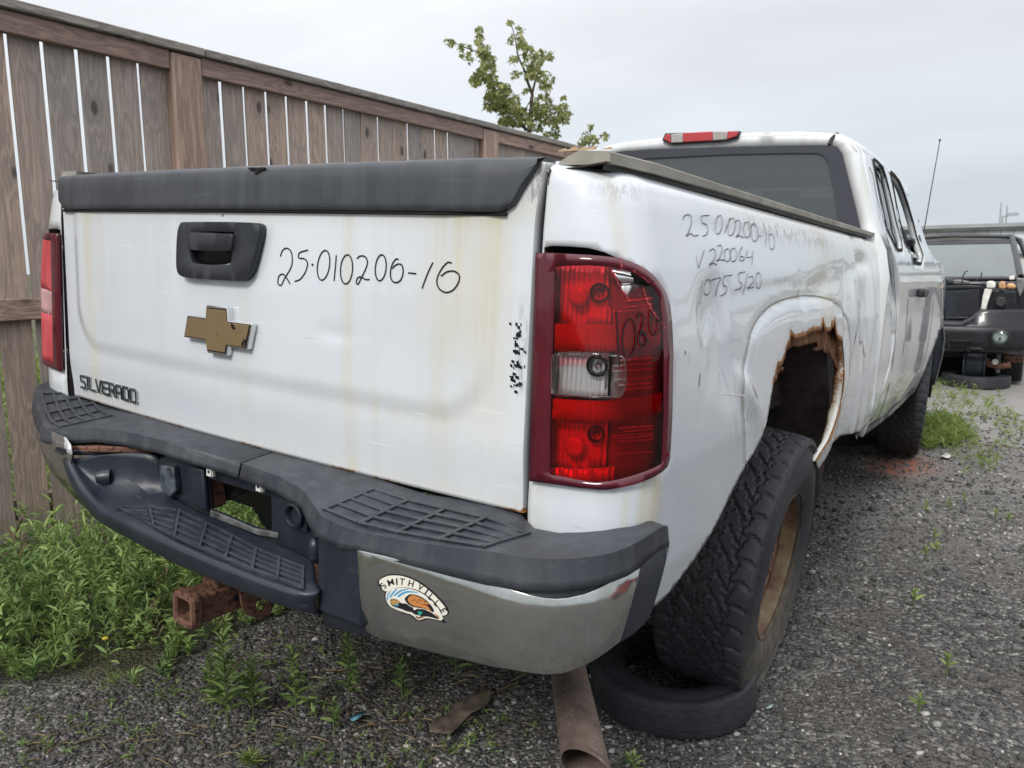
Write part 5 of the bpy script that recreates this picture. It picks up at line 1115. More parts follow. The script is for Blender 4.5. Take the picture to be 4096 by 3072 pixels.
# ------------------------------------------------------------------ ground
def wpx(L, ax='z', v=0.0): return [tuple(wp(a, c, ax, v)) for a, c in L]
b = NB('gravel_ground'); v = b.co()
n0 = b.noise(v, .9, 5, .6); n1 = b.noise(v, 30, 6, .65); vv = b.vor(v, 75, out='Color'); vd = b.vor(v, 75); v2 = b.vor(v, 26, out='Color')
sx = b.n('ShaderNodeSeparateXYZ'); b.l(b.co(), sx.inputs[0])
dry = b.math('MULTIPLY', b.math('ADD', b.math('MULTIPLY', b.math('SUBTRACT', sx.outputs['Y'], 3.2), .2), b.math('MULTIPLY', b.math('SUBTRACT', n0, .5), 1.0)), 1.0, True)
c = b.ramp(vv, [(.0, (.038, .037, .035)), (.45, (.115, .111, .107)), (.72, (.23, .222, .213)), (.9, (.44, .43, .41)), (1, (.5, .49, .47))])
c = b.mix(b.ramp(n1, [(.35, .75), (.65, .1)]), c, (.034, .030, .028)); c = b.mix(b.ramp(b.noise(v, 1.7, 7, .65), [(.48, 0), (.62, .75)]), c, b.mix(b.noise(v, 60, 5, .7), (.045, .040, .036), (.13, .118, .105)))
c = b.mix(b.math('MULTIPLY', dry, .8), c, b.mix(b.noise(v, 40, 5, .7), (.14, .135, .13), (.52, .50, .475)))
c = b.mix(b.attr('grassy'), c, b.mix(b.noise(v, 14, 6, .7), (.03, .045, .015), (.10, .085, .045)))
c = b.mix(b.attr('oil'), c, (.016, .015, .015)); c = b.mix(b.math('MULTIPLY', b.attr('orange'), b.ramp(b.noise(v, 35, 5), [(.4, 0), (.6, 1)])), c, (.45, .13, .05))
b.set(Base_Color=c, Roughness=.9); b.bump(b.math('ADD', b.math('MULTIPLY', vd, -1), n1), .8, .02)
ax_ = np.unique(np.concatenate([-np.geomspace(6, 700, 22), np.linspace(-6, 3.5, 200), np.geomspace(3.6, 700, 22)]))
ay_ = np.unique(np.concatenate([-np.geomspace(1.2, 500, 16), np.linspace(-1, 12, 260), np.geomspace(12.1, 900, 24)]))
GX, GY = np.meshgrid(ax_, ay_); near = smoothstep(14, 9, GY) * smoothstep(9, 5, np.abs(GX))
def relief(x, y): return .010 * np.sin(x * 2.1 + 1) * np.sin(y * 1.7) + .006 * np.sin(x * 6.3 + y * 4.1) + .004 * np.sin(x * 13 - y * 11)
GZ = relief(GX, GY) * near - .012
nx = len(ax_); V = np.c_[GX.ravel(), GY.ravel(), GZ.ravel()]
F = [(i * nx + j, i * nx + j + 1, (i + 1) * nx + j + 1, (i + 1) * nx + j) for i in range(len(ay_) - 1) for j in range(nx - 1)]
weed_poly = [p[:2] for p in wpx([(0, 1475), (120, 1490), (260, 1500), (330, 1480), (400, 1430), (470, 1385), (560, 1345), (650, 1300)])]
weed_poly = [(-3.6, -.8), (weed_poly[0][0], weed_poly[0][1] - .8)] + weed_poly + [(-1.9, 2.2), (-2.0, 4.5), (-2.3, 8), (-3.6, 8)]
P2 = np.c_[V[:, 0], V[:, 1]]; ins = inside(weed_poly, P2); dd = dist_to(weed_poly, P2)
grassy = np.where(ins, smoothstep(-.05, .15, dd), .0) * .9 + (V[:, 0] < -3.45) * .9; grassy += .5 * smoothstep(-22, -26, -V[:, 1] * 1.0)
fw_w = TRUCK_M @ Vector((.85, 4.6, -.7)); og = wp(1945, 1000, 'z', 0); shade_c = wp(1780, 1010, 'z', 0)
orange = smoothstep(.28, .05, np.hypot((V[:, 0] - og[0]) * .9, (V[:, 1] - og[1]) * .6)); oil = .8 * smoothstep(.5, .1, np.hypot(V[:, 0] - shade_c[0] - .1, V[:, 1] - shade_c[1]))  # round dark patch puts the truck's shade into the gravel colour
me = mesh_from('ground', V, F, 'gravel_ground', 60, dict(grassy=np.clip(grassy, 0, 1), orange=orange, oil=oil)); g = bpy.data.objects.new('ground', me); COL.objects.link(g); g['kind'] = 'structure'

# loose stones
b = NB('stone'); v = b.co(); t = b.attr('tone')
c = b.ramp(t, [(0, (.04, .039, .038)), (.4, (.11, .107, .104)), (.7, (.215, .21, .203)), (.9, (.41, .40, .385)), (1, (.55, .54, .52))])
b.set(Base_Color=b.mix(b.ramp(b.noise(v, 90, 4), [(.4, .35), (.7, 0)]), c, (.03, .028, .027)), Roughness=.85)
tmp = bmesh.new(); bmesh.ops.create_icosphere(tmp, subdivisions=1, radius=1); IV = np.array([q.co[:] for q in tmp.verts]); IF = np.array([[q.index for q in f.verts] for f in tmp.faces]); tmp.free()
def foreach_mesh(name, V, F, mat, attrs=None, smooth=False):
    me = bpy.data.meshes.new(name); V = np.asarray(V, np.float32); F = np.asarray(F, np.int32); k = F.shape[1]
    me.vertices.add(len(V)); me.vertices.foreach_set('co', V.ravel()); me.loops.add(F.size); me.loops.foreach_set('vertex_index', F.ravel())
    me.polygons.add(len(F)); me.polygons.foreach_set('loop_start', np.arange(0, F.size, k, dtype=np.int32)); me.update(calc_edges=True)
    me.materials.append(MATS[mat])
    if smooth: me.shade_smooth()
    for kk, a in (attrs or {}).items():
        at = me.attributes.new(kk, 'FLOAT', 'POINT'); at.data.foreach_set('value', np.asarray(a, dtype=np.float32))
    o = bpy.data.objects.new(name, me); COL.objects.link(o); return o
def stones(n, rmin, rmax, s0, s1, tone_hi=1.0, power=1.0):
    az = RNG.uniform(math.atan2(-1.12, .40), math.atan2(.25, 1.0), n); u = RNG.uniform(0, 1, n); r_ = rmin * (rmax / rmin) ** (u ** power)
    x, y = r_ * np.sin(az), r_ * np.cos(az); sz = RNG.uniform(s0, s1, n) ** 1.0 * (.6 + .28 * r_); P2 = np.c_[x, y]; wd = inside(weed_poly, P2) & (RNG.uniform(0, 1, n) < .75); k = ~wd & (x > -3.4)
    x, y, sz = x[k], y[k], sz[k]; n = len(x); ang = RNG.uniform(0, 6.28, n); S = np.stack([sz * RNG.uniform(.7, 1.3, n), sz * RNG.uniform(.6, 1.0, n), sz * RNG.uniform(.4, .8, n)], 1)
    L = IV[None] * (1 + RNG.uniform(-.28, .28, (n, len(IV), 1))) * S[:, None]; ca, sa = np.cos(ang)[:, None], np.sin(ang)[:, None]
    X_ = L[..., 0] * ca - L[..., 1] * sa + x[:, None]; Y_ = L[..., 0] * sa + L[..., 1] * ca + y[:, None]; Z_ = L[..., 2] + (relief(x, y) - .012 + S[:, 2] * .45)[:, None]
    tone = RNG.beta(1.4, 2.4, n) * tone_hi * (1 + .35 * np.sin(x * 3.1 + 2 * np.sin(y * 1.3)) * np.sin(y * 2.3 + 1)); tone = np.where(RNG.uniform(0, 1, n) < .008, .95, tone)
    return np.stack([X_, Y_, Z_], -1).reshape(-1, 3), (IF[None] + (np.arange(n) * len(IV))[:, None, None]).reshape(-1, 3), np.repeat(tone, len(IV))
A = stones(52000, 1.1, 8, .0022, .0062, .95); B2 = stones(2600, 1.2, 6, .006, .012, .9)
V = np.concatenate([A[0], B2[0]]); F = np.concatenate([A[1], B2[1] + len(A[0])]); o = foreach_mesh('gravel', V, F, 'stone', dict(tone=np.concatenate([A[2], B2[2]]))); o['kind'] = 'stuff'; o['label'] = 'loose dark grey gravel lying over the yard'

# ------------------------------------------------------------------ plants
def leaf_mat(name, a, c_, yel=None):
    b = NB(name); v = b.co(); t = b.attr('tone'); c = b.mix(t, a, c_)
    b.set(Base_Color=c, Roughness=.5); b.p.inputs['Specular IOR Level'].default_value = .35
    tr = b.n('ShaderNodeBsdfTranslucent'); b.l(b.mix(.5, c, (.25, .4, .05), 'MULTIPLY') if False else c, tr.inputs[0]); m = b.n('ShaderNodeMixShader'); m.inputs[0].default_value = .35
    b.l(b.p.outputs[0], m.inputs[1]); b.l(tr.outputs[0], m.inputs[2]); b.l(m.outputs[0], b.o.inputs[0])
leaf_mat('weed_leaf', (.10, .18, .055), (.40, .54, .18)); leaf_mat('maple_leaf', (.11, .15, .05), (.46, .46, .18)); leaf_mat('grass_blade', (.16, .24, .06), (.38, .46, .15)); leaf_mat('dark_weed_leaf', (.09, .15, .045), (.25, .35, .11)); leaf_mat('dry_straw', (.22, .17, .10), (.42, .34, .2))
flat_mat('stem_green', (.08, .12, .04), .7); flat_mat('twig_bark', (.09, .075, .055), .9)
LT = np.array([[0, 0, 0], [.32, -.5, .05], [.32, .5, .05], [.68, -.36, .03], [.68, .36, .03], [1, 0, -.06], [.35, 0, -.02], [.68, 0, -.03]])
LF = np.array([[0, 1, 6], [0, 6, 2], [1, 3, 7], [1, 7, 6], [6, 7, 4], [6, 4, 2], [3, 5, 7], [7, 5, 4]])
MT = []; 
for k, (a, r_) in enumerate([(-2.6, .25), (-1.9, .55), (-1.5, .38), (-1.05, .8), (-.65, .45), (-.35, .72), (0, 1.0), (.35, .72), (.65, .45), (1.05, .8), (1.5, .38), (1.9, .55), (2.6, .25)]): MT.append((r_ * math.cos(a), r_ * math.sin(a), .06 * math.sin(k * 1.7)))
MTa = np.array([(0, 0, 0)] + MT) * np.array([1, 1, 1]); MF = np.array([[0, i, i + 1] for i in range(1, len(MT))])
def leaves(P, D, L, Wd, roll=None, T=LT, Fc=LF, tone=None):
    """P base points, D directions, L lengths, Wd widths"""
    n = len(P); D = D / np.linalg.norm(D, axis=1)[:, None]; up = np.tile([0, 0, 1.0], (n, 1)) + RNG.normal(0, .35, (n, 3)); S = np.cross(up, D); S /= np.linalg.norm(S, axis=1)[:, None] + 1e-9; U = np.cross(D, S)
    V = P[:, None] + T[None, :, 0, None] * (L[:, None, None] * D[:, None]) + T[None, :, 1, None] * (Wd[:, None, None] * S[:, None]) + (T[None, :, 2, None]) * (L[:, None, None] * U[:, None]) - (T[None, :, 0, None] ** 2) * (L * .25)[:, None, None] * np.array([0, 0, 1.0])
    F = Fc[None] + (np.arange(n) * len(T))[:, None, None]; tone = RNG.uniform(0, 1, n) if tone is None else tone
    return V.reshape(-1, 3), F.reshape(-1, 3), np.repeat(tone, len(T))
def weed_field(n, poly, hfun, llen, wid, name, mat, leaves_per=14, lean=.25, up=.35):
    pts = []; lo, hi = np.min(poly, 0), np.max(poly, 0)
    while len(pts) < n:
        Q = RNG.uniform(lo, hi, (n, 2)); Q = Q[inside(poly, Q)]; pts += [tuple(q) for q in Q]
    pts = np.array(pts[:n]); dd = dist_to(poly, pts); h = hfun(pts, dd); k = h > .01; pts, h = pts[k], h[k]; n = len(pts)
    ln = RNG.normal(0, lean, (n, 2)); t = RNG.uniform(.05, 1, (n, leaves_per)); z0 = relief(pts[:, 0], pts[:, 1]) - .012
    B = np.stack([pts[:, 0:1] + ln[:, 0:1] * t * h[:, None], pts[:, 1:2] + ln[:, 1:2] * t * h[:, None], z0[:, None] + t * h[:, None]], -1).reshape(-1, 3)
    m = len(B); az = RNG.uniform(0, 6.283, m); el = RNG.uniform(-.2, 1.0, m) * 1.0; D = np.stack([np.cos(az) * np.cos(el), np.sin(az) * np.cos(el), np.sin(el) + up], 1)
    sc_ = np.repeat(.7 + 1.2 * h, leaves_per) * RNG.uniform(.6, 1.25, m); L = llen * sc_; W_ = L * wid
    tn = np.clip(np.repeat(RNG.uniform(0, .7, n), leaves_per) + RNG.uniform(-.1, .35, m), 0, 1)
    V, F, T_ = leaves(B, D, L, W_, tone=tn); o = foreach_mesh(name, V, F, mat, dict(tone=T_), True); o['kind'] = 'stuff'; return o
hf = lambda p, d: (.06 + .26 * smoothstep(-1.9, -2.9, p[:, 0])) * smoothstep(-.02, .35, d + .08) * RNG.uniform(.45, 1.25, len(p)) * (np.sin(p[:, 0] * 5 + 1) * np.sin(p[:, 1] * 4) > -.80)
vis = [(-3.42, .2), (-1.2, .2), (-.9, 2.4), (-1.9, 5), (-3.42, 6)]
o = weed_field(2900, weed_poly, hf, .062, .13, 'narrow_weeds', 'weed_leaf', 20, .3, .8); o['label'] = 'narrow-leaved green weeds mixed in along the fence'
o = weed_field(260, weed_poly, hf, .10, .025, 'dead_stalks', 'dry_straw', 7, .35, 1.6); o['label'] = 'dry pale stalks among the weeds by the fence'
o = weed_field(2500, weed_poly, hf, .042, .30, 'weeds', 'weed_leaf', 24); o['label'] = 'dense leafy green weeds along the foot of the fence'
hf2 = lambda p, d: RNG.uniform(.04, .12, len(p)) * (d < .5)
o = weed_field(900, weed_poly, hf2, .085, .055, 'grass_clumps', 'grass_blade', 12, .5, .9); o['label'] = 'thin grass blades at the edge of the weeds'
beyond = [(-12, .5), (-3.72, .5), (-3.72, 8), (-12, 12)]
o = weed_field(1500, beyond, lambda p, d: RNG.uniform(.15, .5, len(p)), .16, .14, 'tall_grass', 'grass_blade', 12, .3, .9); o['label'] = 'bright tall grass on the far side of the fence'
# sparse low growth creeping into the gravel in the foreground
fg = [p[:2] for p in wpx([(0, 1500), (330, 1500), (560, 1360), (900, 1420), (1150, 1450), (1150, 1600), (900, 1659), (0, 1659)])]
o = weed_field(130, fg, lambda p, d: RNG.uniform(.015, .05, len(p)), .035, .22, 'seedlings', 'dark_weed_leaf', 8, .4, .2); o['label'] = 'tiny green seedlings scattered in the dark gravel'
straw_p = np.array([(*RNG.uniform(np.min(fg, 0), np.max(fg, 0)), .002) for _ in range(420)]); straw_p = straw_p[inside(fg, straw_p[:, :2])]
a = RNG.uniform(0, 6.28, len(straw_p)); V, F, T_ = leaves(straw_p, np.stack([np.cos(a), np.sin(a), np.full(len(a), .12)], 1), RNG.uniform(.03, .10, len(a)), np.full(len(a), .0035)); o = foreach_mesh('straw', V, F, 'dry_straw', dict(tone=T_)); o['kind'] = 'stuff'; o['label'] = 'dry straw and twigs littering the foreground gravel'
gp = [p[:2] for p in wpx([(1868, 955), (1880, 930), (1960, 915), (2050, 905), (2085, 925), (2095, 950), (2060, 968), (2000, 975), (1940, 968)])]
o = weed_field(520, gp, lambda p, d: RNG.uniform(.04, .13, len(p)) * smoothstep(-.05, .3, d + .1), .11, .05, 'grass_patch', 'grass_blade', 10, .4, .9); o['label'] = 'bright green grass patch beside the front wheel'
gp2 = [p[:2] for p in wpx([(1985, 905), (2010, 850), (2040, 830), (2180, 870), (2212, 930), (2150, 1030), (2080, 1040), (2040, 960)])]
o = weed_field(150, gp2, lambda p, d: RNG.uniform(.03, .10, len(p)), .09, .07, 'scattered_grass', 'grass_blade', 9, .4, .8); o['label'] = 'thin yellowish grass growing through the far gravel'
def plant(name, px_base, h, n, llen, wid, mat, label, cat='weed', group=None, lean=(0, 0), up=.5, z=0.0):
    if name == 'leafy_weed': h *= 1.35; n = int(n * 1.4); llen *= 1.1
    p = wp(*px_base, 'z', 0) if len(px_base) == 2 else np.array(px_base)
    r = empty(name, label, cat, tuple(p), group); t = np.linspace(.12, 1, n) ** .9
    B = np.stack([lean[0] * t * h, lean[1] * t * h, t * h], 1); az = np.arange(n) * 2.4 + RNG.uniform(0, 1, n); L = llen * (1.15 - .6 * t) * RNG.uniform(.75, 1.2, n)
    D = np.stack([np.cos(az), np.sin(az), up + .9 * t + RNG.uniform(-.2, .2, n)], 1); V, F, T_ = leaves(B, D, L, L * wid)
    o = foreach_mesh('foliage', V, F, mat, dict(tone=T_), True); o.parent = r
    mb = MB(); mb.tube([(0, 0, -.02), (lean[0] * h * .5, lean[1] * h * .5, h * .5), (lean[0] * h, lean[1] * h, h)], [.003, .0025, .0012], 5); mb.build('stem', 'stem_green', r); return r
plant('leafy_weed', (492, 1565), .20, 46, .085, .17, 'dark_weed_leaf', 'tallest dark green weed with long narrow leaves, below the hitch')
plant('leafy_weed', (458, 1530), .12, 24, .06, .2, 'dark_weed_leaf', 'small dark weed just left of the tallest one below the hitch')
plant('leafy_weed', (548, 1545), .13, 28, .07, .18, 'dark_weed_leaf', 'bushy dark weed just right of the tallest one below the hitch')
plant('leafy_weed', (640, 1545), .15, 34, .06, .22, 'dark_weed_leaf', 'upright pale green weed under the step, between its taller neighbours')
plant('leafy_weed', (755, 1515), .17, 36, .058, .24, 'dark_weed_leaf', 'upright weed with broad leaves under the left edge of the chrome')
plant('leafy_weed', (722, 1580), .07, 16, .045, .25, 'dark_weed_leaf', 'short weed beside the blue plastic scrap')
plant('leafy_weed', (868, 1500), .08, 18, .045, .22, 'dark_weed_leaf', 'small weed under the chrome below the sticker')
plant('leafy_weed', (985, 1455), .09, 16, .045, .22, 'dark_weed_leaf', 'shaded weed behind the dead leaf litter')
plant('leafy_weed', (1368, 1668), .035, 12, .045, .2, 'weed_leaf', 'little bright weed at the bottom edge right of the exhaust')
plant('grass_tuft', (540, 1658), .03, 60, .06, .05, 'grass_blade', 'round fine-leaved grass tuft at the bottom edge of the gravel', 'grass', up=.6)
plant('flowering_weed', (235, 1450), .20, 24, .06, .18, 'weed_leaf', 'weed with a small yellow flower in front of the weeds')
fl = wp(228, 1378, 'x', wp(235, 1450, 'z', 0)[0]); mb = MB(); mb.lathe([(.0001, .004), (.008, .002), (.010, -.002)], Matrix.Translation(Vector(fl)), 8); flat_mat('yellow_petal', (.7, .55, .05), .6); o = mb.build('yellow_flower', 'yellow_petal'); 
r_ = [q for q in bpy.data.objects if q.name.startswith('flowering_weed')][0]; o.parent = r_; o.location = tuple(-np.array(r_.location))
tall = [(22, 1250, .34), (95, 1210, .30), (150, 1230, .28), (215, 1200, .3), (330, 1230, .22), (40, 1340, .26), (130, 1330, .22), (260, 1330, .2)]
spots = [(1360 + 640, 1105, 'beside the oil-dark gravel nearest the truck'), (2083, 1085, 'alone left of the right edge pair'), (2050, 1100, 'second from the truck in the upper row'), (2150, 1122, 'near the right edge of the photo, upper of the two'), (2178, 1125, 'furthest right'),
    (2018, 1165, 'upper of a close pair mid-gravel'), (2022, 1192, 'lower of a close pair mid-gravel'), (2000, 1205, 'just left of the close pair'), (1975, 1300, 'lowest of the pale green ones'), (2045, 1447, 'in the open foreground gravel'), (1985, 1530, 'tiny, nearest the spare tyre')]
for (a, c_, d_) in spots:
    plant('seedling', (a, c_), random.uniform(.035, .06), 9, .045, .25, 'grass_blade', 'small seedling in the gravel, ' + d_, 'seedling', 'seedlings in the gravel right of the truck', up=.9)

# ------------------------------------------------------------------ fence
def wood(name, sc, c0, c1, c2_):
    b = NB(name); oi = b.n('ShaderNodeObjectInfo'); v0 = b.co()
    ofs = b.n('ShaderNodeVectorMath', operation='SCALE'); cmb = b.n('ShaderNodeCombineXYZ'); 
    for i in range(3): b.l(oi.outputs['Random'], cmb.inputs[i])
    b.l(cmb.outputs[0], ofs.inputs[0]); ofs.inputs['Scale'].default_value = 37.0
    ad = b.n('ShaderNodeVectorMath', operation='ADD'); b.l(v0, ad.inputs[0]); b.l(ofs.outputs[0], ad.inputs[1])
    mp = b.n('ShaderNodeMapping'); mp.inputs['Scale'].default_value = sc; b.l(ad.outputs[0], mp.inputs[0]); v = mp.outputs[0]
    # knots bend the grain
    mk = b.n('ShaderNodeMapping'); mk.inputs['Scale'].default_value = (0.0, 6.5 if sc[1] > 5 else 3.4, 6.5 if sc[2] > 5 else 3.4); b.l(ad.outputs[0], mk.inputs[0])
    kd = b.vor(mk.outputs[0], 1.0); knot = b.ramp(kd, [(.0, 1), (.085, .9), (.13, 0)]); halo = b.ramp(kd, [(.10, 1), (.45, 0)])
    g = b.noise(v, 1.0, 7, .62, 1.2); f = b.noise(v, 5.0, 4, .7)
    wv = b.math('FRACT', b.math('ADD', b.math('MULTIPLY', g, 5), b.math('MULTIPLY', halo, 1.6)))
    ring = b.ramp(wv, [(0, 0), (.5, 1), (.95, .3), (1, 0)])
    big = b.noise(ad.outputs[0], 1.6, 4, .6)
    c = b.mix(b.math('ADD', b.math('MULTIPLY', b.math('SUBTRACT', b.rnd(), .5), 1.5), b.ramp(big, [(.3, .1), (.7, .9)]), True), c0, c1)
    c = b.mix(b.math('MULTIPLY', ring, .8), c, c2_); c = b.mix(b.math('MULTIPLY', b.ramp(f, [(.45, 0), (.75, 1)]), .35), c, tuple(x * .45 for x in c0))
    c = b.mix(knot, c, (.018, .013, .012)); c = b.mix(b.math('MULTIPLY', halo, .35), c, tuple(x * .5 for x in c0))
    
    b.set(Base_Color=c, Roughness=.8); b.bump(b.math('ADD', ring, f), .35, .004)
wood('fence_board', (26, 26, 1.6), (.37, .335, .315), (.52, .38, .30), (.22, .185, .165))
wood('fence_rail', (26, 1.6, 26), (.35, .245, .20), (.47, .33, .265), (.16, .11, .095))
wood('fence_post', (20, 20, 1.2), (.38, .27, .215), (.47, .34, .27), (.19, .13, .105))
wood('fence_cap', (26, 1.4, 26), (.30, .28, .26), (.38, .34, .30), (.11, .10, .09))
fence = empty('wooden_fence', 'tall weathered brown board fence with posts, rails and a flat cap', 'fence', (-3.5, 1.0, 0))
FX, FY = -3.5, 1.0
def fobj(name, mat, x0, x1, y0, y1, z0, z1, bev=.004, wob=0.0):
    cx_, cy_ = (x0 + x1) / 2, (y0 + y1) / 2; mb = MB(); mb.box(x0 - cx_, x1 - cx_, y0 - cy_, y1 - cy_, z0, z1); o = mb.build(name, mat, fence, bevel=bev); o.location = (cx_ - FX, cy_ - FY, 0); o.rotation_euler = (0, random.uniform(-wob, wob) * .4, 0); return o
PB = .1388; posts = [(-.215, -.055), (2.234, 2.396), (4.713, 4.897), (7.18, 7.34), (9.62, 9.78)]
gaps = [1.535 - PB * k for k in range(0, 12)][::-1] + [1.673, 1.812, 1.95, 2.09] + [2.52, 2.66, 2.80, 2.938, 3.08, 3.218, 3.36, 3.648, 3.926, 4.204, 4.345, 4.66]
edges = sorted(gaps); y = 4.80
closed = []
while y < 9.8: edges.append(y + random.uniform(-.003, .003)); y += PB
shared = None
extra = {3.36: .0, 3.648: 0, 3.926: 0}
E2 = [edges[0]]
for e_ in edges[1:]:
    if e_ - E2[-1] > .2:
        n_ = int(round((e_ - E2[-1]) / PB)); base = E2[-1]
        for k in range(1, n_): E2.append(base + (e_ - base) * k / n_); closed.append(E2[-1])
    E2.append(e_)
for a, c_ in zip(E2[:-1], E2[1:]):
    gl_ = .0015 if any(abs(a - q) < 1e-6 for q in closed) or a > 4.7 else .0155 + .0022 * a + random.uniform(-.003, .003)
    o = fobj('board', 'fence_board', FX - .015, FX - .003, a + gl_ * .8, c_ + gl_ * .2 * 0, random.uniform(.04, .08), 2.325, .0025, .004)
for y0, y1 in posts: fobj('post', 'fence_post', FX - .09, FX + .048, y0, y1, -.05, 2.32, .012)
for (a0, a1), (b0, b1) in zip(posts[:-1], posts[1:]):
    fobj('rail', 'fence_rail', FX, FX + .038, a1 + .003, b0 - .003, 2.24, 2.325, .005); fobj('rail', 'fence_rail', FX, FX + .038, a1 + .003, b0 - .003, 1.10, 1.19, .005); fobj('rail', 'fence_rail', FX - .062, FX - .024, a1 + .003, b0 - .003, .25, .34, .005)
for a, c_ in ((-2.6, -.10), (-.10, 2.41), (2.41, 4.885), (4.885, 7.3), (7.3, 9.8)): fobj('cap_board', 'fence_cap', FX - .10, FX + .062, a + .002, c_ - .002, 2.328, 2.367, .006)
for a, c_ in ((-2.6, -.22),): fobj('rail', 'fence_rail', FX, FX + .038, a, c_, 2.24, 2.325, .005); fobj('rail', 'fence_rail', FX, FX + .038, a, c_, 1.10, 1.19, .005)

# ------------------------------------------------------------------ trees beyond the fence
cT = lambda L: [(918 + a * .1953, 27 + c_ * .1953) for a, c_ in L]
def tree(name, label, limbs, clusters, xpl, base):
    r = empty(name, label, 'tree', base); bx = np.array(base); mb = MB()
    def pt(px, py, dx=0): a, c_ = cT([(px, py)])[0]; return wp(a, c_, 'x', xpl + dx) - bx
    for L, r0, r1, dx in limbs:
        P = spline([pt(a, c_, dx * i / max(1, len(L) - 1)) for i, (a, c_) in enumerate(L)], 4); mb.tube([tuple(p) for p in P], list(np.linspace(r0, r1, len(P))), 6)
    mb.build('branch', 'twig_bark', r, smooth=60)
    p0 = pt(*limbs[0][0][0]); mb = MB(); mb.tube([(0, 0, -.1), (p0[0] * .3, p0[1] * .4, p0[2] * .5), tuple(p0)], [.06, .05, limbs[0][1]], 10); mb.build('trunk', 'twig_bark', r, smooth=60)
    PP = []
    for cx_, cy_, rx, ry, n in clusters:
        n = int(n * 2.5)
        for _ in range(n):
            a, q = random.uniform(0, 6.283), math.sqrt(random.uniform(0, 1)); PP.append(pt(cx_ + rx * q * math.cos(a), cy_ + ry * q * math.sin(a), random.uniform(-.35, .35)))
    PP = np.array(PP); n = len(PP); az = RNG.uniform(0, 6.28, n); D = np.stack([np.cos(az), np.sin(az), RNG.uniform(-1.1, .2, n)], 1); L = RNG.uniform(.03, .07, n)
    V, F, T_ = leaves(PP, D, L, L, T=MTa, Fc=MF, tone=np.clip(RNG.beta(1.6, 2, n), 0, 1)); o = foreach_mesh('foliage', V, F, 'maple_leaf', dict(tone=T_)); o.parent = r
cl1 = [(270, 320, 50, 45, 6), (400, 370, 50, 35, 5), (408, 450, 16, 60, 5), (500, 375, 30, 35, 3), (490, 500, 35, 60, 8), (600, 200, 30, 45, 5), (600, 300, 40, 60, 9), (650, 420, 80, 80, 24), (690, 540, 90, 90, 34), (560, 740, 55, 80, 18), (690, 690, 110, 110, 46), (800, 850, 140, 100, 56), (760, 980, 110, 110, 44), (930, 1000, 130, 130, 64), (1000, 1150, 190, 110, 100), (900, 1210, 100, 50, 30),
    (940, 110, 40, 28, 4), (1035, 190, 40, 60, 8), (955, 300, 40, 60, 7), (1060, 330, 50, 80, 16), (1130, 420, 70, 60, 15), (980, 520, 45, 45, 9), (1010, 680, 60, 45, 10), (1180, 560, 100, 90, 26), (1280, 480, 80, 70, 18), (1390, 470, 35, 60, 9), (1200, 680, 100, 80, 26), (1340, 720, 100, 80, 24), (1330, 820, 70, 50, 12), (1120, 870, 45, 35, 6), (1320, 980, 110, 90, 36), (1390, 1130, 160, 120, 96), (1540, 1120, 70, 120, 36), (1260, 1080, 80, 90, 22), (1450, 1310, 40, 80, 14), (1350, 1360, 40, 45, 12), (1230, 1260, 70, 60, 16), (1530, 940, 14, 14, 2)]
lb = [([(1150, 1330), (1175, 1100), (1180, 960), (1185, 900), (1140, 780), (1100, 640), (1030, 480), (1000, 300), (950, 110)], .030, .004, 0), ([(1185, 900), (1230, 720), (1280, 560), (1390, 430)], .016, .003, .15), ([(1120, 1300), (950, 1080), (790, 880), (660, 620), (620, 380), (595, 180)], .022, .003, -.2), ([(650, 470), (560, 430), (400, 370), (290, 310), (230, 300)], .008, .003, .1),
    ([(1190, 1200), (1330, 1110), (1450, 1060), (1560, 1080)], .014, .003, .2), ([(1100, 640), (1040, 690), (970, 650)], .006, .002, 0), ([(1180, 960), (1130, 1040), (1100, 1180)], .01, .004, 0), ([(1030, 480), (1120, 440), (1190, 340)], .006, .002, .1)]
bp_ = wp(1120, 330, 'x', -5.5); tree('maple_tree', 'young maple with sparse drooping leaves standing behind the fence', lb, cl1, -5.5, (-5.5, float(bp_[1]) + .1, 0))
cl2 = [(1830, 1255, 30, 40, 5), (1780, 1330, 40, 30, 5), (1780, 1400, 60, 50, 12), (1860, 1400, 60, 55, 14), (1740, 1455, 50, 25, 8), (1975, 1370, 45, 50, 8), (1990, 1340, 20, 20, 3)]
bp_ = wp(1275, 320, 'x', -5.3); tree('maple_tree', 'tip of a second small tree between fence and cab roof', [([(1800, 1560), (1830, 1400), (1830, 1230)], .012, .003, 0), ([(1830, 1500), (1900, 1420), (1980, 1350)], .008, .003, .1)], cl2, -5.3, (-5.3, float(bp_[1]), 0))
q = wp(1996, 530, 'x', -3.4)

# ------------------------------------------------------------------ tyres on the ground
def ground_tyre(name, label, loc, radius, width, rim, tilt=(0, 0, 0), nt_=220):
    h = empty(name, label, 'tyre', loc); h.rotation_euler = tilt
    V, F, md = tyre_mesh(radius, width, rim, .0012, nt_, .0); V = np.c_[V[:, 1], V[:, 2], V[:, 0] + width / 2]; obj('tyre_casing', V, F, 'tyre_rubber', h, 35); return h
sp = wp(1448, 1598, 'z', 0); sp = sp + .25 * np.array([-.372, .928, 0]); ground_tyre('spare_tyre', 'flat black tyre lying on the gravel under the rear wheel', (sp[0], sp[1], -.01), .25, .12, .15)
sp = wp(1832, 958, 'z', 0); ground_tyre('spare_tyre', 'dark tyre lying under the cab beside the front wheel', (sp[0] - .15, sp[1] + .25, -.01), .34, .2, .2)
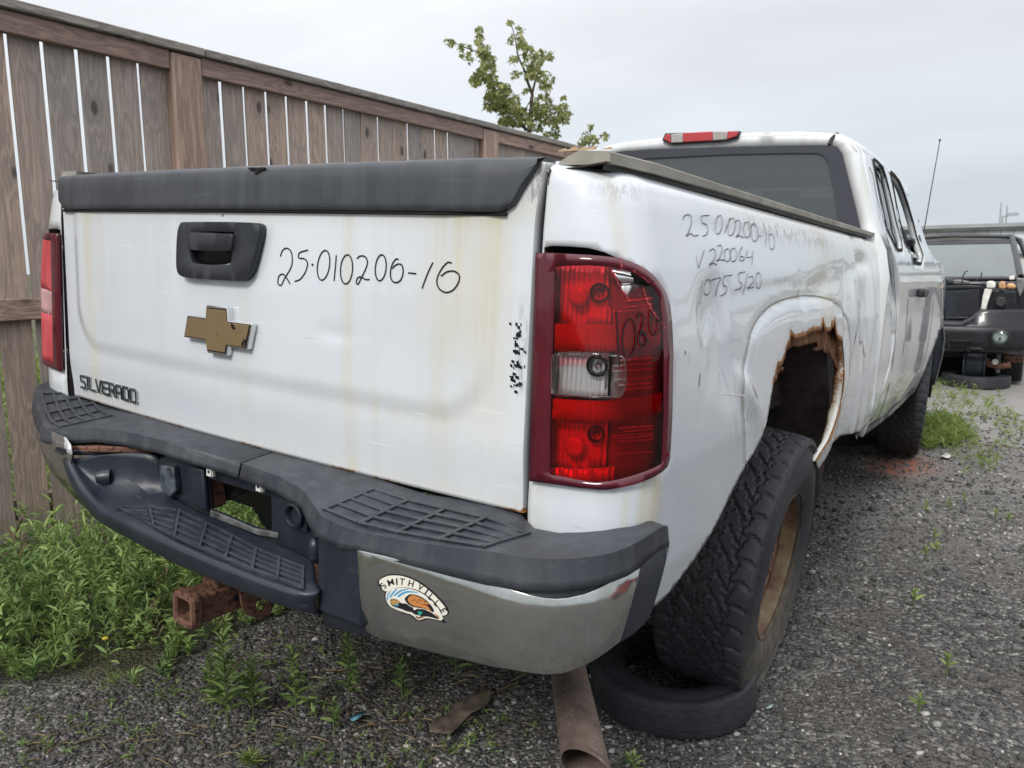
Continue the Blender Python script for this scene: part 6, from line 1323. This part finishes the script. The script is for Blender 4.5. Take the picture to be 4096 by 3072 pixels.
# litter
def scrap(name, label, cat, px, mat, sc_=1.0, zlift=.012, th=.0015):
    P3 = [wp(a, c_, 'z', zlift) for a, c_ in px]; P3 = smooth_poly([tuple(p[:2]) for p in P3], 1); c_ = np.mean(P3, 0); r = [(a - c_[0], b_ - c_[1]) for a, b_ in P3]
    P, F = triangulate(r, [], .02, .012); z = .008 * np.sin(P[:, 0] * 60) * np.cos(P[:, 1] * 45) + RNG.uniform(0, .004, len(P)); o = obj(name, np.c_[P[:, 0], P[:, 1], z], F, mat, None, 60, solid=th); o.location = (c_[0], c_[1], zlift + float(relief(*c_))); return tag(o, label, cat)
flat_mat('dead_brown', (.11, .085, .065), .85, var=.5, sc=25); flat_mat('blue_scrap', (.09, .24, .33), .5, var=.4); flat_mat('glass_scrap', (.32, .45, .43), .25); flat_mat('white_litter', (.55, .54, .5), .7); flat_mat('pink_wood', (.30, .17, .12), .8)
scrap('dead_leaf', 'large crumpled brown dead leaf on the gravel under the bumper', 'leaf', [(925, 1572), (935, 1553), (965, 1545), (972, 1520), (985, 1510), (1010, 1508), (1035, 1492), (1045, 1470), (1058, 1480), (1062, 1500), (1040, 1528), (1010, 1545), (990, 1560), (975, 1582), (950, 1585)], 'dead_brown', zlift=.02)
scrap('plastic_scrap', 'small blue plastic scrap on the dark gravel below the step', 'plastic scrap', [(755, 1553), (765, 1542), (785, 1540), (788, 1548), (775, 1558), (760, 1561)], 'blue_scrap')
scrap('glass_shard', 'pale green glass shard among the weeds left of the hitch', 'glass', [(300, 1330), (312, 1318), (328, 1316), (326, 1326), (312, 1336)], 'glass_scrap')
scrap('litter', 'white litter flat on the gravel beside the front grass', 'litter', [(2025, 985), (2050, 978), (2065, 982), (2045, 990)], 'white_litter', zlift=.01)
scrap('litter', 'white scrap on gravel near the spare tyre', 'litter', [(1650, 1518), (1672, 1520), (1668, 1530), (1655, 1528)], 'glass_scrap', zlift=.01)
mb = MB(); P_ = [wp(35, 1188, 'z', .05), wp(90, 1172, 'z', .05), wp(165, 1155, 'z', .05)]; mb.tube([tuple(p) for p in P_], .016, 6); tag(mb.build('wood_strip', 'pink_wood'), 'pinkish wooden strip lying in weeds at the fence foot', 'wood strip')
mb = MB(); P_ = spline([wp(a, c_, 'z', .012) for a, c_ in ((1995, 948), (2040, 955), (2100, 957), (2160, 964), (2230, 972))], 5); mb.tube([tuple(p) for p in P_], .004, 5); tag(mb.build('twine', 'dry_straw'), 'thin straw-coloured twine stretched across the gravel', 'twine')

# ------------------------------------------------------------------ dark pick-up facing the viewer
bt = empty('parked_truck', 'black stripped vehicle facing the viewer with bonnet, grille and lights removed', 'truck', (-.97, 11.0, 0)); bt.location = (0, 0, 0)
c1b = lambda L: [(1782 + a * .293, 324 + c_ * .293) for a, c_ in L]; c2b = lambda L: [(1890 + a * .1953, 567 + c_ * .1953) for a, c_ in L]
CX = -.97
def btp(name, px, y, mat, th=.03, bev=.008, holes=(), **k):
    P3 = [wp(a, c_, 'y', y) for a, c_ in px]; mb = MB(); mb.prism([tuple(p) for p in P3][::-1], (0, th, 0)); return mb.build(name, mat, bt, bevel=bev, **k)
rows = []                                    # cab shell
for y, hw_t, zt in ((11.25, .60, 1.60), (11.45, .66, 1.675), (12.2, .68, 1.70), (13.4, .66, 1.66)):
    rows.append([(CX - .93, y, .5), (CX - .92, y, 1.12), (CX - hw_t - .06, y, zt - .06), (CX - hw_t + .05, y, zt), (CX, y, zt + .025), (CX + hw_t - .05, y, zt), (CX + hw_t + .06, y, zt - .06), (CX + .92, y, 1.12), (CX + .93, y, .5)])
mb = MB(); mb.sheet(rows[1:]); mb.build('cab_shell', 'black_body', bt, smooth=50, solid=.03)
mb = MB(); mb.sheet([[(CX - .60, 11.43, 1.655), (CX, 11.41, 1.69), (CX + .60, 11.43, 1.655)], [(CX - .63, 11.36, 1.625), (CX, 11.32, 1.655), (CX + .63, 11.36, 1.625)]]); mb.build('roof_edge', 'dusty_fascia', bt, smooth=60, solid=.02)
for s in (-1, 1):
    mb = MB(); mb.tube([(CX + s * .64, 11.38, 1.63), (CX + s * .71, 10.95, 1.40), (CX + s * .78, 10.55, 1.17)], .035, 8); mb.build('windscreen_pillar', 'black_body', bt, smooth=60)
flat_mat('dusty_glass', (.085, .105, .11), .12, coat=.8, var=.12, sc=3)
mb = MB(); mb.sheet([[(CX + u * hw_, y - .06 * (1 - u * u), z) for u in np.linspace(-1, 1, 9)] for hw_, y, z in ((.76, 10.57, 1.175), (.72, 10.9, 1.38), (.64, 11.35, 1.625))]); mb.build('windscreen', 'dusty_glass', bt, smooth=60)
mb = MB(); mb.sheet([[(CX + u * hw_, y - .06 * (1 - u * u) - .006, z) for u in np.linspace(-1, 1, 9)] for hw_, y, z in ((.66, 11.24, 1.568), (.64, 11.35, 1.622))]); mb.build('sun_band', 'black_trim', bt, smooth=60)
mb = MB(); mb.box(CX - .80, CX + .78, 10.35, 10.55, 1.12, 1.17); mb.box(CX - .93, CX - .6, 9.6, 12, .5, 1.12); mb.box(CX + .72, CX + .93, 9.9, 12, .45, 1.08); mb.box(CX - .8, CX + .8, 9.75, 10.9, .45, .85); mb.box(CX - .82, CX + .8, 10.05, 10.6, .4, 1.125); mb.build('engine_bay', 'black_body', bt, bevel=.02)
mb = MB(); mb.box(CX - .78, CX + .78, 10.3, 10.36, 1.135, 1.165); mb.build('scuttle_panel', 'dusty_fascia', bt, bevel=.01)
btp('radiator', c2b([(770, 320), (1150, 300), (1160, 590), (770, 600)]), 9.62, 'dark_plastic', .06)
mb = MB()
for k in range(22):
    a = wp(*c2b([(890, 340 + k * 12)])[0], 'y', 9.612); c_ = wp(*c2b([(1145, 336 + k * 12)])[0], 'y', 9.612); mb.tube([tuple(a), tuple(c_)], .0025, 4)
tag(mb.build('condenser_fin', 'fin_metal', bt), kind='stuff')
btp('core_support', c2b([(775, 258), (1000, 250), (1180, 258), (1180, 285), (830, 292), (775, 280)]), 9.58, 'dusty_fascia'); btp('core_support', c2b([(770, 598), (1110, 600), (1110, 625), (770, 632)]), 9.58, 'dusty_fascia')
btp('side_panel', c2b([(1240, 300), (1560, 330), (1560, 520), (1480, 520), (1200, 520), (1210, 430)]), 9.66, 'black_body', .05)
btp('washer_neck', c2b([(1215, 290), (1300, 290), (1280, 350), (1245, 450), (1222, 560), (1180, 600), (1160, 590), (1175, 500), (1190, 380)]), 9.52, 'white_plastic', .05, .02); btp('washer_cap', c2b([(1230, 230), (1250, 205), (1310, 205), (1335, 230), (1330, 285), (1235, 285)]), 9.5, 'white_plastic', .07, .02)
btp('reservoir', c2b([(1365, 235), (1400, 205), (1440, 215), (1450, 280), (1430, 295), (1370, 285)]), 9.6, 'amber_fluid', .09, .02); btp('reservoir', c2b([(1452, 240), (1500, 225), (1555, 240), (1560, 290), (1455, 295)]), 9.62, 'amber_fluid', .09, .02)
btp('white_bracket', c2b([(1480, 160), (1540, 140), (1545, 190), (1490, 195)]), 9.7, 'white_plastic', .04); btp('white_bracket', c2b([(1560, 175), (1640, 175), (1645, 300), (1600, 390), (1570, 290)]), 9.66, 'grey_metal', .05); btp('headlamp_bracket', c2b([(1330, 400), (1370, 380), (1440, 390), (1450, 460), (1400, 500), (1340, 470)]), 9.6, 'dark_metal', .04)
btp('battery_box', c2b([(860, 190), (940, 190), (1040, 210), (1040, 240), (860, 240)]), 9.9, 'grey_metal', .1); btp('air_duct', c2b([(765, 170), (820, 175), (860, 200), (850, 250), (770, 250)]), 9.8, 'dark_plastic', .15, .02)
mb = MB()
for L in ([(960, 230), (975, 150), (1000, 100), (1030, 95)], [(1180, 110), (1175, 160), (1120, 200)], [(1240, 290), (1340, 292), (1560, 325)], [(1560, 330), (1565, 420), (1575, 500)]): mb.tube([tuple(wp(*p, 'y', 9.85)) for p in c2b(L)], .007, 5)
mb.build('wiring', 'dark_metal', bt)
# bumper skin
def bx(px, py): return wp(*c2b([(px, py)])[0], 'y', 9.4)
zt, zm, zb_ = bx(1500, 520)[2], bx(1500, 735)[2], bx(1400, 1030)[2]; rows = []
for u in np.linspace(-1, 1, 25):
    x_ = CX + u * .95; yb = 9.36 + .30 * abs(u) ** 4; low = 1 if u < -.2 and False else 0
    top = zt if x_ > -.50 else (zm + .07 if x_ < -.62 else zm + .07 + (zt - zm - .07) * (x_ + .62) / .12)
    rows.append([(x_, yb + .08, top), (x_, yb + .02, top - .01), (x_, yb, top - .04), (x_, yb + .005, zm + .02), (x_, yb - .012, zm), (x_, yb - .01, zm - .06), (x_, yb + .01, (zm + zb_) / 2), (x_, yb + .02, zb_ + .05), (x_, yb + .07, zb_)])
mb = MB(); mb.sheet(rows); mb.build('bumper_cover', 'black_body', bt, smooth=45, solid=.02)
rows = [[(r[3][0], r[3][1] - .004, zm + .018), (r[3][0], r[3][1] - .02, zm + .002), (r[3][0], r[3][1] - .020, zm - .06), (r[3][0], r[3][1] - .006, (zm + zb_) / 2), (r[3][0], r[3][1] + .008, zb_ + .05)] for r in rows]
mb = MB(); mb.sheet(rows); mb.build('lower_fascia', 'dusty_fascia', bt, smooth=45, solid=.01)
btp('fascia_slot', c2b([(800, 775), (1080, 775), (1085, 810), (1050, 860), (820, 850)]), 9.325, 'black_void', .01, .0); btp('slot_lip', c2b([(820, 852), (1030, 862), (1070, 830), (1075, 845), (1035, 880), (820, 870)]), 9.318, 'dusty_fascia', .02, .003)
btp('tow_slot', c2b([(1010, 940), (1050, 925), (1180, 925), (1215, 950), (1200, 985), (1030, 985)]), 9.335, 'black_void', .01, .0); btp('tow_hook', c2b([(1050, 945), (1180, 945), (1170, 968), (1060, 968)]), 9.31, 'dusty_fascia', .02, .004)
mb = MB(); L = [tuple(wp(*p, 'y', 9.33)) for p in c2b([(760, 790), (815, 795), (815, 960), (750, 970)])]; mb.tube(L, .008, 4); mb.build('plate_bracket', 'dusty_fascia', bt)
fc_ = wp(2160, 731, 'y', 9.345); M = Matrix.Translation(Vector(fc_)) @ Matrix.Rotation(math.pi / 2, 4, 'X'); fl_ = bpy.data.objects.new('fog_lamp', None); COL.objects.link(fl_); fl_.parent = bt
mb = MB(); mb.lathe([(.001, -.02), (.04, -.015), (.068, .006)], M, 24); mb.build('lamp_reflector', 'white_plastic', fl_, smooth=40); mb = MB(); mb.lathe([(.001, .022), (.045, .018), (.07, .006)], M, 24); mb.build('lamp_glass', 'pale_glass', fl_, smooth=60)
mb = MB(); mb.lathe([(.07, .0), (.075, .012), (.088, .006), (.092, -.01)], M, 24); mb.build('lamp_bezel', 'black_trim', fl_, smooth=40)
mb = MB(); mb.lathe([(.0001, .008), (.012, .008), (.012, -.01)], M, 12); mb.build('bulb', 'bright_chrome', fl_)
mb = MB(); mb.box(CX - .85, CX + .6, 9.9, 13.5, .28, .5); mb.box(CX - .88, CX + .62, 10.25, 13.4, .04, .3); mb.build('underbody', 'black_void', bt)
mb = MB(); mb.tube([tuple(wp(*p, 'y', 9.7)) for p in c2b([(1200, 1060), (1270, 1130), (1380, 1150), (1500, 1130)])], .035, 8); mb.tube([tuple(wp(*p, 'y', 9.8)) for p in c2b([(1440, 1060), (1560, 1080), (1640, 1070)])], .03, 8); mb.tube([tuple(wp(*p, 'y', 9.75)) for p in c2b([(1500, 1080), (1560, 1030), (1650, 1000)])], .02, 6); mb.build('suspension_arm', 'rusty_steel', bt, smooth=40)
mb = MB(); M = Matrix.Translation(Vector(wp(*c2b([(1330, 1098)])[0], 'y', 9.66))) @ Matrix.Rotation(math.pi / 2, 4, 'X'); mb.lathe([(.0001, .02), (.012, .02), (.03, .018), (.03, -.01)], M, 14); mb.build('tow_bush', 'white_plastic', bt)
# wheel standing upright below the bumper: seen edge on, and the tyre lying beneath it
q = wp(*c2b([(1105, 1150)])[0], 'y', 9.7); h = empty('bare_rim', 'black steel wheel rim standing on edge under the dark vehicle bumper', 'wheel rim', (float(q[0]), 9.75, .235))
mb = MB(); mb.lathe([(.20, -.10), (.215, -.105), (.21, -.09), (.17, -.07), (.165, .0), (.17, .07), (.21, .09), (.215, .105), (.20, .10)], Matrix.Rotation(math.pi / 2, 4, 'Y'), 36); mb.build('rim', 'dark_plastic', h, smooth=40)
q = wp(*c2b([(1085, 1385)])[0], 'z', 0); ground_tyre('spare_tyre', 'worn tyre lying flat under the front of the dark vehicle', (float(q[0]), float(q[1]) + .30, -.01), .335, .13, .2)
for s in (-1, 1):
    h = bpy.data.objects.new('front_wheel', None); COL.objects.link(h); h.parent = bt; h.location = (CX + s * .78, 10.3, .36); V, F, md = tyre_mesh(.36, .22, .2, .006, 120); obj('tyre', V, F, 'tyre_rubber', h, 40)

# ------------------------------------------------------------------ elevated road far behind
flat_mat('concrete', (.55, .57, .60), .85, sc=.3); flat_mat('bridge_steel', (.28, .30, .31), .7, sc=.4); flat_mat('far_white', (.6, .62, .62), .7, sc=.5)
br = empty('road_bridge', 'long grey elevated road bridge on the horizon', 'bridge', (-6, 100, 0))
def brb(name, mat, *a):
    mb = MB(); mb.box(a[0] + 6, a[1] + 6, a[2] - 100, a[3] - 100, a[4], a[5]); o = mb.build(name, mat, br); return o
brb('parapet', 'bridge_steel', -70, 80, 99.4, 99.8, 5.45, 5.85); brb('deck', 'concrete', -70, 80, 99.8, 110, 5.2, 5.5); brb('girder', 'concrete', -70, 80, 100.2, 101, 4.65, 5.2)
for x_ in (-46, -28, -10.0, 5, 20): brb('pier', 'concrete', x_ - .9, x_ + .9, 101, 105, 0, 4.65); brb('pier_head', 'concrete', x_ - 3.2, x_ + 3.2, 100.6, 106, 3.9, 4.66)
for k in range(60): 
    o_ = brb('girder_stiffener', 'bridge_steel', -40 + k * 1.2, -39.92 + k * 1.2, 100.1, 100.2, 4.65, 5.2)
def pole(px, top, lab, arm=False):
    p = wp(px, 500, 'y', 112); zt = wp(px, top, 'y', 112)[2]; r = empty('lamp_post' if arm else 'mast', lab, 'lamp post' if arm else 'mast', (float(p[0]), 112, 0)); mb = MB(); mb.tube([(0, 0, 0), (0, 0, zt)], .09, 6); mb.build('pole', 'bridge_steel', r)
    if arm: mb = MB(); mb.tube([(0, 0, zt - .1), (.9, 0, zt + .1)], .07, 6); mb.box(.5, 1.6, -.2, .2, zt, zt + .35); mb.build('lamp_head', 'bridge_steel', r)
pole(2158, 437, 'thin mast rising above the distant bridge, left of the pair'); pole(2171, 443, 'thin mast rising above the distant bridge, right of the pair'); pole(2163, 467, 'short lamp post with a lamp head above the distant bridge', True)
ws = empty('warehouse', 'low pale building strip seen under the distant bridge', 'building', (0, 150, 0))
mb = MB(); mb.box(-70, 90, 0, 20, 0, 3.2); mb.build('wall', 'far_white', ws); mb = MB(); mb.box(-71, 91, -1, 21, 3.2, 3.8); mb.build('roof', 'bridge_steel', ws)

# ------------------------------------------------------------------ two more vehicles of the yard (right of the frame, mirrored in the paint)
flat_mat('red_paint', (.35, .03, .035), .25, coat=.8); flat_mat('silver_paint', (.35, .36, .38), .3, .5, coat=.8)
def car(name, label, loc, rz, mat, L=4.4, W=1.75, H=1.45):
    r = empty(name, label, 'car', loc, 'vehicles along the other side of the yard'); r.rotation_euler = (0, 0, rz); hl_, hw = L / 2, W / 2
    top = [(-hl_, .45), (-hl_ + .05, .80), (-hl_ * .62, .92), (-hl_ * .42, H), (hl_ * .28, H), (hl_ * .52, .95), (hl_ - .1, .82), (hl_, .5), (hl_ - .05, .28)]
    rows = []
    for u in (-1, -.96, -.6, 0, .6, .96, 1): rows.append([(u * (hw if z < .97 else hw * .8), y * (1 - .02 * abs(u)), z - (.03 * u * u)) for y, z in [(-hl_ + .05, .26)] + top])
    mb = MB(); mb.sheet(rows)
    for s_ in (-1, 1):
        b0 = len(mb.V); ring = [(s_ * (hw if z < .97 else hw * .8), y * .98, z - .03) for y, z in [(-hl_ + .05, .26)] + top]; mb.V += ring; mb.F.append(tuple(b0 + i for i in range(len(ring))))
    mb.build('body', mat, r, smooth=35)
    for s_ in (-1, 1):
        mb = MB(); mb.prism([(s_ * hw * .90, -hl_ * .55, .95), (s_ * hw * .82, -hl_ * .40, H - .1), (s_ * hw * .82, hl_ * .26, H - .1), (s_ * hw * .90, hl_ * .46, .97)], (s_ * .03, 0, 0)); mb.build('side_window', 'black_trim', r)
        for y in (-hl_ * .62, hl_ * .62):
            h = bpy.data.objects.new('wheel', None); COL.objects.link(h); h.parent = r; h.location = (s_ * (hw - .08), y, .32); mb = MB(); mb.lathe([(.001, .1), (.2, .1), (.21, .12), (.31, .11), (.32, .08), (.32, -.08), (.3, -.1)], Matrix.Rotation(s_ * math.pi / 2, 4, 'Y'), 28); mb.build('tyre', 'tyre_rubber', h, smooth=40)
    for x_ in (-.6, .6): mb = MB(); mb.box(x_ - .15, x_ + .15, hl_ - .1, hl_ + .01, .58, .72); mb.build('headlight', 'lamp_white', r, bevel=.02)
car('parked_car', 'red car parked right of the yard lane, reflected in the white paint', (5.4, 4.9, 0), R(8), 'red_paint'); car('parked_car', 'silver car parked further along the right side of the lane', (5.0, 10.6, 0), R(4), 'silver_paint')
